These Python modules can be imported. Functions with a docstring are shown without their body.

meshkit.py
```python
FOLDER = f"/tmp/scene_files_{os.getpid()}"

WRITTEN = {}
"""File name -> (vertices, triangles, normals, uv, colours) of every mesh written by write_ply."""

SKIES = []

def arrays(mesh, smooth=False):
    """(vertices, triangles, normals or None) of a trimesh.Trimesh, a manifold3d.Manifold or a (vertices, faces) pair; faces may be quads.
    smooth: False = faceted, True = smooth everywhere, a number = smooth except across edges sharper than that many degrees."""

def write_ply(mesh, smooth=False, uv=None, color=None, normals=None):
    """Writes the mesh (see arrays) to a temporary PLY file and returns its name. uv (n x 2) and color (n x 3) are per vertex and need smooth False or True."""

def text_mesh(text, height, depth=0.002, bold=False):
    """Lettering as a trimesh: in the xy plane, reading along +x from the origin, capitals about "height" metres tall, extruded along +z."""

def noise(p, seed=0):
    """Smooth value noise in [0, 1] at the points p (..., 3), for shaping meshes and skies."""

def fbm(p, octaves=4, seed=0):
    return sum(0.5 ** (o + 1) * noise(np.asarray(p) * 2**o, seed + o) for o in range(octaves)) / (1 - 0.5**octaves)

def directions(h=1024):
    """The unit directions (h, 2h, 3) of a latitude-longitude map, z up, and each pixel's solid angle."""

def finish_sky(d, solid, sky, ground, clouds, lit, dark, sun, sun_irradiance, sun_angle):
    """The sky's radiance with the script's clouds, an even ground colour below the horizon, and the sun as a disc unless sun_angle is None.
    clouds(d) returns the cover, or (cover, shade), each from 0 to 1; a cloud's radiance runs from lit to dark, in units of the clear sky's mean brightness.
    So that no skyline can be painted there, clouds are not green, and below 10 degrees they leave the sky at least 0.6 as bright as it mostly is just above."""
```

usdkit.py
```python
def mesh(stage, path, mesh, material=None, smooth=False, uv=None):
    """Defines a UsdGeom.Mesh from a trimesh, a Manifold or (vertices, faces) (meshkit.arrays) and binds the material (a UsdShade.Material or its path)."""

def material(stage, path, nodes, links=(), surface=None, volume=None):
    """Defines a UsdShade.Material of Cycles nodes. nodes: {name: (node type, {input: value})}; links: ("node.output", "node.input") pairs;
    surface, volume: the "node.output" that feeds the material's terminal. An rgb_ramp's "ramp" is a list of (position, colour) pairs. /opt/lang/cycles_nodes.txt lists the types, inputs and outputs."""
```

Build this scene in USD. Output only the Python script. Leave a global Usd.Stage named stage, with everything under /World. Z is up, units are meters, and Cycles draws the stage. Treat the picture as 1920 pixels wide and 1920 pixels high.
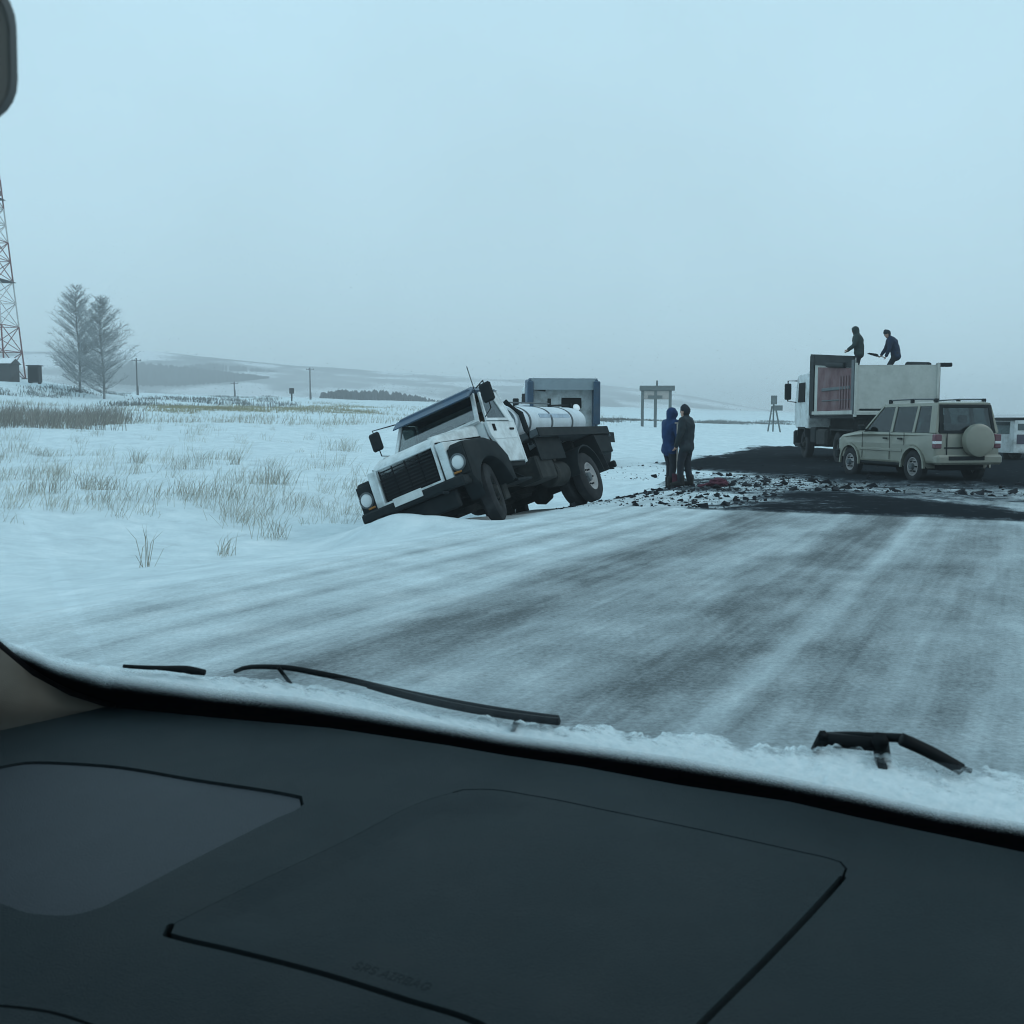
import math, random
import numpy as np, trimesh, shapely, manifold3d as m3
from shapely.geometry import Polygon, LineString, Point
from pxr import Usd, UsdGeom, UsdLux, UsdShade, Gf, Sdf, Vt
import usdkit, meshkit

stage = Usd.Stage.CreateInMemory()
UsdGeom.SetStageUpAxis(stage, 'Z')
UsdGeom.Xform.Define(stage, '/World')
UsdGeom.Scope.Define(stage, '/World/Looks')

# ------------------------------------------------------------------ camera
FPX, EYE = 1968.0, 1.45                      # focal length in pixels of a 1920 px wide picture; height of the lens
PITCH = math.atan(175 / FPX)
cam = UsdGeom.Camera.Define(stage, '/World/camera')
cam.CreateHorizontalApertureAttr(36.0)
cam.CreateFocalLengthAttr(36.0 * FPX / 1920)
cam.CreateClippingRangeAttr((0.03, 20000.0))
cam.AddTranslateOp().Set((0, 0, EYE))
cam.AddRotateXOp().Set(90 - math.degrees(PITCH))
cam.CreateExposureAttr(0.34)
cam.CreateFStopAttr(17.0); cam.CreateFocusDistanceAttr(19.0)
# ------------------------------------------------------------------ sky and sun (overcast)
SUN_EL, SUN_ROT = math.radians(38), math.radians(-70)
SKY_K = 0.1
dome = UsdLux.DomeLight.Define(stage, '/World/sky')
sky = usdkit.material(stage, '/World/Looks/overcast_sky', {
    'tex': ('sky_texture', {'sky_type': 'single_scattering', 'sun_disc': False, 'sun_elevation': SUN_EL, 'sun_rotation': SUN_ROT}),
    'tc': ('texture_coordinate', {}),
    'sep': ('separate_xyz', {}),
    'grad': ('rgb_ramp', {'ramp': [(0.0, (4.4, 6.3, 7.25)), (0.06, (4.4, 6.3, 7.25)), (0.25, (4.5, 6.5, 7.5)), (0.6, (4.6, 6.9, 8.1)), (1.0, (4.6, 7.1, 8.4))]}),
    'noi': ('noise_texture', {'scale': 2.2, 'detail': 4.0, 'roughness': 0.55}),
    'nr': ('map_range', {'from_min': 0.3, 'from_max': 0.7, 'to_min': 0.93, 'to_max': 1.05, 'clamp': True}),
    'mul': ('vector_math', {'math_type': 'scale'}),
    'mix': ('mix_color', {'blend_type': 'mix', 'fac': 0.96, 'use_clamp': False}),
    'bg': ('background_shader', {'strength': SKY_K})},
    [('tc.generated', 'tex.vector'), ('tc.generated', 'sep.vector'), ('sep.z', 'grad.fac'), ('tc.generated', 'noi.vector'), ('noi.fac', 'nr.value'),
     ('grad.color', 'mul.vector1'), ('nr.result', 'mul.scale'), ('tex.color', 'mix.a'), ('mul.vector', 'mix.b'), ('mix.result', 'bg.color')], surface='bg.background')
UsdShade.MaterialBindingAPI.Apply(dome.GetPrim()).Bind(sky)
sun = UsdLux.DistantLight.Define(stage, '/World/sun')
sun.CreateNormalizeAttr(True); sun.CreateIntensityAttr(0.13); sun.CreateAngleAttr(25.0); sun.CreateColorAttr((1.0, 0.97, 0.93))
sun.AddRotateZOp().Set(-math.degrees(SUN_ROT) + 180); sun.AddRotateXOp().Set(-(90 - math.degrees(SUN_EL)))

# ------------------------------------------------------------------ helpers
rng = np.random.default_rng(7)
FWD = np.array([0, math.cos(PITCH), -math.sin(PITCH)]); UPV = np.array([0, math.sin(PITCH), math.cos(PITCH)])
CAMP = np.array([0, 0, EYE])
ROAD = math.radians(26)                       # the road runs 26 degrees to the right of the view
HV = np.array([math.sin(ROAD), math.cos(ROAD)]); LV = np.array([-math.cos(ROAD), math.sin(ROAD)])

def ray(px, py):
    px, py = np.asarray(px, float), np.asarray(py, float)
    return FWD + (px[..., None] - 960) / FPX * np.array([1.0, 0, 0]) + (960 - py[..., None]) / FPX * UPV
def hit(px, py, f, lo=0.2, hi=400.0, n=4000):
    """where the sight line of a photograph pixel first goes below the surface z = f(x, y)"""
    d = ray(px, py); k = np.geomspace(lo, hi, n); p = CAMP + k[:, None] * d
    below = np.nonzero(p[:, 2] < f(p[:, 0], p[:, 1]))[0]
    a, b = (k[below[0] - 1], k[below[0]]) if len(below) and below[0] > 0 else (hi * .99, hi)
    for _ in range(14):
        c = (a + b) / 2; q = CAMP + c * d
        if q[2] < f(q[0], q[1]): b = c
        else: a = c
    return CAMP + a * d
def at(px, py, depth):
    d = ray(px, py); return CAMP + d * depth / (d @ FWD)
def sm(a, b, x): t = np.clip((x - a) / (b - a), 0, 1); return t * t * (3 - 2 * t)
def arr(*p): return np.array(p, float)

taken = {}
def uniq(parent, name):
    n = taken.get((parent, name), 0); taken[(parent, name)] = n + 1
    return f'{parent}/{name}' if n == 0 else f'{parent}/{name}_{n:03d}'
def tag(prim, label=None, cat=None, group=None, kind=None):
    for k, v in (('label', label), ('category', cat), ('group', group), ('kind', kind)):
        if v: prim.SetCustomDataByKey(k, v)
    return prim
def thing(name, label, cat, loc=(0, 0, 0), rotz=0.0, group=None, matrix=None):
    x = UsdGeom.Xform.Define(stage, uniq('/World', name))
    if matrix is not None: x.AddTransformOp().Set(matrix)
    else:
        x.AddTranslateOp().Set(Gf.Vec3d(*map(float, loc)))
        if rotz: x.AddRotateZOp().Set(math.degrees(rotz))
    return tag(x.GetPrim(), label, cat, group)
def part(parent, name):
    return UsdGeom.Xform.Define(stage, uniq(str(parent.GetPath()), name)).GetPrim()
def obj(name, mesh, mat, parent=None, smooth=30, label=None, cat=None, group=None, kind=None):
    if isinstance(mesh, (list, tuple)) and len(mesh) and not isinstance(mesh[0], np.ndarray): mesh = cat_(mesh)
    p = uniq('/World' if parent is None else str(parent.GetPath()), name)
    return tag(usdkit.mesh(stage, p, mesh, mat, smooth).GetPrim(), label, cat, group, kind)
def tm(m):
    if hasattr(m, 'to_mesh'):
        q = m.to_mesh(); return trimesh.Trimesh(q.vert_properties[:, :3], q.tri_verts, process=False)
    return m
def cat_(ms): return trimesh.util.concatenate([tm(m) for m in ms])
def box(x0, x1, y0, y1, z0, z1, r=0.0):
    """a box, its edges chamfered by r"""
    lo, hi = np.minimum((x0, y0, z0), (x1, y1, z1)), np.maximum((x0, y0, z0), (x1, y1, z1))
    if r <= 0:
        b = trimesh.creation.box(hi - lo); b.apply_translation((lo + hi) / 2); return b
    pts = []
    for i in range(3):
        a, b = lo + r, hi - r; a[i], b[i] = lo[i], hi[i]
        pts += [[(a, b)[u][0], (a, b)[v][1], (a, b)[w][2]] for u in (0, 1) for v in (0, 1) for w in (0, 1)]
    return tm(m3.Manifold.hull_points(np.array(pts, float)))
def hull(pts): return tm(m3.Manifold.hull_points(np.asarray(pts, float)))
SPH = trimesh.creation.icosphere(1).vertices
def ball_hull(*pr, sub=None):
    return m3.Manifold.hull_points(np.vstack([np.asarray(p) + SPH * r for p, r in pr]).astype(float))
def union(ms): return m3.Manifold.batch_boolean(ms, m3.OpType.Add)
def soften(man, length, it=8):
    t = tm(man.refine_to_length(length)); t = trimesh.Trimesh(t.vertices, t.faces, process=True)
    trimesh.smoothing.filter_taubin(t, iterations=it); return t
def cyl(p0, p1, r0, r1=None, n=20, cap=True):
    p0, p1 = arr(*p0), arr(*p1); r1 = r0 if r1 is None else r1
    d = p1 - p0; d /= np.linalg.norm(d)
    a = np.cross(d, [0, 0, 1.0] if abs(d[2]) < .9 else [1.0, 0, 0]); a /= np.linalg.norm(a); b = np.cross(d, a)
    th = np.arange(n) * 2 * np.pi / n; c = np.cos(th)[:, None] * a + np.sin(th)[:, None] * b
    v = np.vstack([p0 + r0 * c, p1 + r1 * c, [p0], [p1]]); i = np.arange(n); j = (i + 1) % n
    f = np.vstack([np.stack([i, j, j + n], 1), np.stack([i, j + n, i + n], 1)] + ([np.stack([j, i, 0 * i + 2 * n], 1), np.stack([i + n, j + n, 0 * i + 2 * n + 1], 1)] if cap else []))
    return trimesh.Trimesh(v, f, process=False)
def tube(pts, r, n=8):
    pts = np.asarray(pts, float); r = np.broadcast_to(np.asarray(r, float), (len(pts),))
    t = np.gradient(pts, axis=0); t /= np.linalg.norm(t, axis=1, keepdims=True) + 1e-12
    ref = np.where(np.abs(t[:, 2:]) < .9, [0, 0, 1.0], [1.0, 0, 0])
    a = np.cross(t, ref); a /= np.linalg.norm(a, axis=1, keepdims=True) + 1e-12; b = np.cross(t, a)
    th = np.arange(n) * 2 * np.pi / n
    v = (pts[:, None] + r[:, None, None] * (np.cos(th)[None, :, None] * a[:, None] + np.sin(th)[None, :, None] * b[:, None])).reshape(-1, 3)
    f = []
    for i in range(len(pts) - 1):
        for j in range(n):
            k = (j + 1) % n; f += [[i * n + j, i * n + k, (i + 1) * n + k], [i * n + j, (i + 1) * n + k, (i + 1) * n + j]]
    for base, flip in ((0, 1), ((len(pts) - 1) * n, 0)):
        for j in range(1, n - 1): f.append([base, base + j + 1, base + j] if flip else [base, base + j, base + j + 1])
    return trimesh.Trimesh(v, np.array(f), process=False)
def lathe(profile, p0, axis, n=28):
    """profile: (radius, height along the axis) pairs"""
    p0, d = arr(*p0), arr(*axis); d /= np.linalg.norm(d)
    a = np.cross(d, [0, 0, 1.0] if abs(d[2]) < .9 else [1.0, 0, 0]); a /= np.linalg.norm(a); b = np.cross(d, a)
    th = np.arange(n) * 2 * np.pi / n; c = np.cos(th)[:, None] * a + np.sin(th)[:, None] * b
    v = np.vstack([p0 + h * d + r * c for r, h in profile]); f = []
    for i in range(len(profile) - 1):
        for j in range(n):
            k = (j + 1) % n; f += [[i * n + j, i * n + k, (i + 1) * n + k], [i * n + j, (i + 1) * n + k, (i + 1) * n + j]]
    return trimesh.Trimesh(v, np.array(f), process=False)
def plate(p, thick=0.006):
    """a flat panel through the points p (in order), thickness to both sides"""
    p = np.asarray(p, float); n = np.cross(p[1] - p[0], p[2] - p[0]); n /= np.linalg.norm(n)
    k = len(p); v = np.vstack([p + n * thick / 2, p - n * thick / 2]); f = []
    for i in range(1, k - 1): f += [[0, i, i + 1], [k, k + i + 1, k + i]]
    for i in range(k): j = (i + 1) % k; f += [[i, k + i, k + j], [i, k + j, j]]
    return trimesh.Trimesh(v, np.array(f), process=False)
def bar(p0, p1, w, h=None):
    p0, p1 = arr(*p0), arr(*p1); h = w if h is None else h
    d = p1 - p0; d /= np.linalg.norm(d); a = np.cross(d, [0, 0, 1.0] if abs(d[2]) < .9 else [1.0, 0, 0]); a /= np.linalg.norm(a); b = np.cross(d, a)
    return hull([q + u * a * w / 2 + v * b * h / 2 for q in (p0, p1) for u in (-1, 1) for v in (-1, 1)])
def prism(poly, y0, y1, r=0.03):
    """outline poly in (x, z) extruded along y, its two long edges rounded by r"""
    poly = np.asarray(poly, float); sh = Polygon(poly)
    if not sh.exterior.is_ccw: poly = poly[::-1]
    k = len(poly); e = np.roll(poly, -1, 0) - poly; e /= np.linalg.norm(e, axis=1, keepdims=True); nrm = np.stack([-e[:, 1], e[:, 0]], 1)
    m = nrm + np.roll(nrm, 1, 0); m /= np.maximum(1e-6, (m * nrm).sum(1, keepdims=True)); ln = np.linalg.norm(m, axis=1, keepdims=True); m = m / np.maximum(1, ln / 2)
    rings, ys = [], []
    for a in (0, 45, 90): rings.append(poly + m * r * (1 - math.sin(math.radians(a)))); ys.append(y0 + r * (1 - math.cos(math.radians(a))))
    for a in (90, 45, 0): rings.append(poly + m * r * (1 - math.sin(math.radians(a)))); ys.append(y1 - r * (1 - math.cos(math.radians(a))))
    v = np.vstack([np.stack([q[:, 0], np.full(k, y), q[:, 1]], 1) for q, y in zip(rings, ys)]); f = []
    for i in range(5):
        for j in range(k):
            n = (j + 1) % k; f += [[i * k + j, (i + 1) * k + n, i * k + n], [i * k + j, (i + 1) * k + j, (i + 1) * k + n]]
    import mapbox_earcut
    t = mapbox_earcut.triangulate_float64(rings[0], np.array([k], np.uint32)).reshape(-1, 3)
    f = np.vstack([f, t, t[:, ::-1] + 5 * k])
    g = trimesh.Trimesh(v, f, process=False)
    if g.volume < 0: g.invert()
    return g

# ------------------------------------------------------------------ materials
def mat(name, col, rough=0.6, var=0.12, scale=6.0, metal=0.0, bump=0.0, bscale=60.0, dirt=None, dscale=2.0, damt=0.4, spec=None, coat=0.0):
    """a plain coated surface: colour varied by noise, optional dirt patches and fine relief"""
    p = f'/World/Looks/{name}'
    c = np.array(col, float)
    nodes = {'tc': ('texture_coordinate', {}), 'n': ('noise_texture', {'scale': scale, 'detail': 5.0, 'roughness': 0.6}),
             'r': ('rgb_ramp', {'ramp': [(0.3, tuple(c * (1 - var))), (0.7, tuple(np.minimum(1, c * (1 + var))))]}),
             'p': ('principled_bsdf', {'roughness': rough, 'metallic': metal})}
    if spec is None and rough >= 0.6: spec = 0.2
    if spec is not None: nodes['p'][1]['specular_ior_level'] = spec
    if coat: nodes['p'][1]['coat_weight'] = coat
    links = [('tc.object', 'n.vector'), ('n.fac', 'r.fac')]; out = 'r.color'
    if dirt is not None:
        nodes['d'] = ('noise_texture', {'scale': dscale, 'detail': 6.0, 'roughness': 0.65}); nodes['dr'] = ('map_range', {'from_min': 0.45, 'from_max': 0.7, 'to_min': 0.0, 'to_max': damt, 'clamp': True})
        nodes['dm'] = ('mix_color', {'blend_type': 'mix', 'b': dirt}); links += [('tc.object', 'd.vector'), ('d.fac', 'dr.value'), ('dr.result', 'dm.fac'), (out, 'dm.a')]; out = 'dm.result'
    links.append((out, 'p.base_color'))
    if bump:
        nodes['bn'] = ('noise_texture', {'scale': bscale, 'detail': 4.0}); nodes['b'] = ('bump', {'strength': bump, 'distance': 0.01})
        links += [('tc.object', 'bn.vector'), ('bn.fac', 'b.height'), ('b.normal', 'p.normal')]
    return usdkit.material(stage, p, nodes, links, surface='p.BSDF')
def glass(name, tint, k=0.9, base=0.055):
    """a thin pane: clear, tinted, and mirroring more the flatter one looks at it"""
    return usdkit.material(stage, f'/World/Looks/{name}', {
        't': ('transparent_bsdf', {'color': tint}), 'g': ('glossy_bsdf', {'color': (0.9, 0.95, 1.0), 'roughness': 0.04}), 'f': ('layer_weight', {'blend': 0.5}),
        'e': ('math', {'math_type': 'power', 'value2': 5.0}), 'a': ('math', {'math_type': 'multiply_add', 'value2': k, 'value3': base}), 'm': ('mix_closure', {})},
        [('f.facing', 'e.value1'), ('e.value', 'a.value1'), ('a.value', 'm.fac'), ('t.BSDF', 'm.closure1'), ('g.BSDF', 'm.closure2')], surface='m.closure')

DIRT = (0.09, 0.085, 0.075)
M = dict(
    white=mat('white_paint', (0.56, 0.60, 0.61), 0.45, 0.07, dirt=(.17, .17, .16), dscale=2.4, damt=0.7),
    blue=mat('blue_paint', (0.014, 0.046, 0.088), 0.45, 0.1, dirt=DIRT, damt=0.3),
    black=mat('black_rubber', (0.014, 0.015, 0.017), 0.8, 0.2, bump=0.2, dirt=(0.09, 0.09, 0.09), dscale=3.0, damt=0.2),
    dark=mat('dark_steel', (0.010, 0.0135, 0.0155), 0.7, 0.2, dirt=(0.05, 0.05, 0.048), dscale=2.5, damt=0.3, spec=0.12),
    frame=mat('chassis_steel', (0.016, 0.018, 0.018), 0.75, 0.25, dirt=(0.07, 0.065, 0.06), dscale=3.0, damt=0.4),
    grey=mat('grey_steel', (0.085, 0.10, 0.11), 0.6, 0.15, dirt=DIRT, damt=0.4),
    rim=mat('grey_rim_paint', (0.32, 0.31, 0.31), 0.55, 0.12, dirt=DIRT, damt=0.5),
    tank=mat('tank_paint', (0.52, 0.58, 0.62), 0.45, 0.06, dirt=(0.22, 0.24, 0.26), dscale=1.2, damt=0.4),
    lens=mat('lamp_lens', (0.55, 0.57, 0.58), 0.12, 0.05),
    chrome=mat('mirror_metal', (0.7, 0.72, 0.74), 0.15, 0.02, metal=0.9),
    plate=mat('number_plate', (0.5, 0.52, 0.52), 0.5, 0.1, dirt=DIRT, damt=0.4),
    seat=mat('seat_cloth', (0.06, 0.055, 0.05), 0.9, 0.2),
    brown=mat('brown_trim', (0.16, 0.12, 0.09), 0.8, 0.2),
    beige=mat('beige_car_paint', (0.19, 0.19, 0.155), 0.45, 0.04, dirt=(0.11, 0.11, 0.095), dscale=1.4, damt=0.35, coat=0.2),
    rlight=mat('red_lamp', (0.10, 0.032, 0.045), 0.2, 0.1),
    dull_white=mat('dull_white_panel', (0.44, 0.45, 0.42), 0.6, 0.07, dirt=(0.22, 0.22, 0.2), dscale=1.0, damt=0.45),
    redpanel=mat('faded_red_panel', (0.135, 0.066, 0.072), 0.75, 0.4, scale=1.6, dirt=(0.15, 0.13, 0.13), dscale=1.6, damt=0.6),
    coal=mat('coal', (0.012, 0.014, 0.018), 0.8, 0.4, bump=0.4, bscale=20, spec=0.12),
    jblue=mat('blue_jacket_cloth', (0.012, 0.033, 0.095), 0.85, 0.25, bump=0.3, bscale=25), jdark=mat('dark_jacket_cloth', (0.022, 0.03, 0.036), 0.85, 0.3, bump=0.3, bscale=25),
    jgreen=mat('green_jacket_cloth', (0.025, 0.042, 0.042), 0.85, 0.3, bump=0.3, bscale=25), jnavy=mat('navy_jacket_cloth', (0.016, 0.028, 0.055), 0.85, 0.3, bump=0.3, bscale=25),
    trouser=mat('dark_trouser_cloth', (0.02, 0.023, 0.03), 0.9, 0.3), boot=mat('black_boot_leather', (0.015, 0.014, 0.014), 0.6, 0.2),
    skin=mat('skin', (0.42, 0.26, 0.2), 0.55, 0.08), glove=mat('glove_cloth', (0.04, 0.04, 0.045), 0.9, 0.2), wood=mat('pale_wood', (0.42, 0.36, 0.32), 0.7, 0.15),
    redcloth=mat('red_cloth', (0.085, 0.025, 0.04), 0.9, 0.3), bark=mat('bark', (0.20, 0.21, 0.21), 0.9, 0.3), pole=mat('weathered_pole', (0.11, 0.11, 0.11), 0.85, 0.2),
    towerred=mat('tower_red_paint', (0.16, 0.06, 0.06), 0.6, 0.2), towerwhite=mat('tower_white_paint', (0.45, 0.45, 0.45), 0.6, 0.1),
    shed=mat('dark_shed_wood', (0.05, 0.05, 0.05), 0.85, 0.3), signgrey=mat('sign_grey', (0.12, 0.14, 0.14), 0.7, 0.15), signpale=mat('sign_pale', (0.36, 0.33, 0.31), 0.7, 0.15),
    dash=mat('dash_plastic', (0.0090, 0.0158, 0.0188), 0.6, 0.08, scale=14, bump=0.35, bscale=700, dirt=(.03, .034, .036), dscale=9, damt=.25, spec=0.15), dashlid=mat('dash_lid_plastic', (0.023, 0.029, 0.036), 0.55, 0.06, scale=14, bump=0.3, bscale=700, spec=0.2),
    void=mat('black_gap', (0.004, 0.004, 0.005), 0.9, 0.1), trim=mat('pillar_trim_plastic', (0.11, 0.10, 0.085), 0.75, 0.08, scale=20, bump=0.2, bscale=700),
    liner=mat('roof_cloth', (0.14, 0.135, 0.125), 0.9, 0.08, scale=40), wiper=mat('wiper_black', (0.006, 0.007, 0.008), 0.6, 0.2, spec=0.1),
    pane=glass('vehicle_glass', (0.42, 0.47, 0.47)), screen=glass('windscreen_glass', (0.95, 0.97, 0.97), 0.5, 0.02),
    straw=mat('dry_grass', (0.35, 0.34, 0.29), 0.9, 0.35, scale=0.8), straw_yellow=mat('yellow_dry_grass', (0.28, 0.26, 0.16), 0.9, 0.3, scale=0.5), reed=mat('brown_reed', (0.23, 0.22, 0.20), 0.9, 0.4, scale=0.8),
    twig=mat('frosted_twigs', (0.32, 0.345, 0.35), 0.9, 0.2), brush=mat('brush_stems', (.15, .16, .155), .9, .3, scale=.4), rib=mat('pale_red_rib', (.17, .11, .115), .7, .2), vanpane=mat('grey_van_pane', (.06, .08, .085), .15, .1), plum=mat('plum_panel', (.05, .045, .07), .5, .1), amber=mat('amber_lamp', (.3, .12, .02), .3), wood_far=mat('bare_woodland', (0.05, 0.055, 0.06), 0.95, 0.3, scale=0.05),
)
snow_m = usdkit.material(stage, '/World/Looks/snow', {
    'g': ('geometry', {}), 'n': ('noise_texture', {'scale': 9.0, 'detail': 6.0, 'roughness': 0.7}), 'r': ('rgb_ramp', {'ramp': [(0.3, (0.68, 0.71, 0.74)), (0.65, (0.84, 0.86, 0.88))]}),
    'b': ('bump', {'strength': 0.5, 'distance': 0.02}), 'p': ('principled_bsdf', {'roughness': 0.7})},
    [('g.position', 'n.vector'), ('n.fac', 'r.fac'), ('r.color', 'p.base_color'), ('n.fac', 'b.height'), ('b.normal', 'p.normal')], surface='p.BSDF')

# ------------------------------------------------------------------ terrain
def road_st(x, y): return x * HV[0] + y * HV[1], x * LV[0] + y * LV[1]
def from_st(s, t): return s * HV + t * LV
MOUND = np.array([-80.0, 142.0])
def ground_z(x, y, fine=True):
    x, y = np.asarray(x, float), np.asarray(y, float); s, t = road_st(x, y); d = np.hypot(x, y)
    w = 1 - sm(20.5, 27, s)
    z = np.interp(t, [6.4, 7.3, 8.2, 9.0, 10.2, 12.5, 15], [0, -.13, -.36, -.52, -.55, -.42, -.15]) * w * (.35 + .65 * sm(8.0, 12.5, s)) + (1 - w) * np.interp(t, [6.4, 9, 13], [0, -.05, 0])
    z = z + 0.043 * np.clip(t - 12 - 3 * (1 - w), 0, 165) + 0.006 * np.clip(t - 177, 0, 400)
    z = z + np.interp(-t, [3.5, 5, 8, 30], [0, -.2, -1.0, -1.4])
    q = np.hypot(x - MOUND[0], (y - MOUND[1]) / 1.25); z = z + 1.85 * (1 - sm(13, 30, q))
    for bx, by, br, bh in ((-1.75, 15.7, .75, .34), (-.95, 15.55, .6, .10), (-2.1, 16.6, .9, .22), (-.75, 18.4, .9, .16), (.2, 20.2, .8, .16)): z = z + bh * np.exp(-((x - bx) ** 2 + (y - by) ** 2) / br ** 2)
    if fine:
        p = np.stack([x, y, 0 * x], -1); off = sm(6.2, 10, t) + sm(3.6, 6, -t)
        z = z + off * ((meshkit.fbm(p / 14, 3, 3) - .5) * .5 * np.clip(d / 40, .2, 1.6) + (meshkit.fbm(p / 1.7, 4, 5) - .5) * .22 + (meshkit.fbm(p / .45, 2, 8) - .5) * .07)
        z = z + (1 - off) * (meshkit.fbm(np.stack([s / 2.5, t * 1.4, 0 * s], -1), 3, 11) - .5) * .03 * sm(3.6, 5.2, t)
    return z
def sheet(us, vs, fn):
    U, V = np.meshgrid(us, vs, indexing='ij'); P = fn(U, V); n, m = U.shape
    i = np.arange(n * m).reshape(n, m); f = np.stack([i[:-1, :-1], i[1:, :-1], i[1:, 1:], i[:-1, 1:]], -1).reshape(-1, 4)
    f = np.vstack([f[:, [0, 1, 2]], f[:, [0, 2, 3]]]); return trimesh.Trimesh(P.reshape(-1, 3), f, process=False)
def facing_up(g):
    if g.face_normals[:, 2].mean() < 0: g.invert()
    return g
az = np.radians(np.concatenate([np.linspace(-180, -40, 60)[:-1], np.linspace(-40, 40, 520), np.linspace(40, 180, 60)[1:]]))
rad = np.concatenate([[0.0], np.geomspace(1.0, 2500, 640)])
gm = facing_up(sheet(rad, az, lambda r, a: np.stack([r * np.sin(a), r * np.cos(a), ground_z(r * np.sin(a), r * np.cos(a)) - np.where(r > 900, (r - 900) * .02, 0)], -1)))
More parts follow.
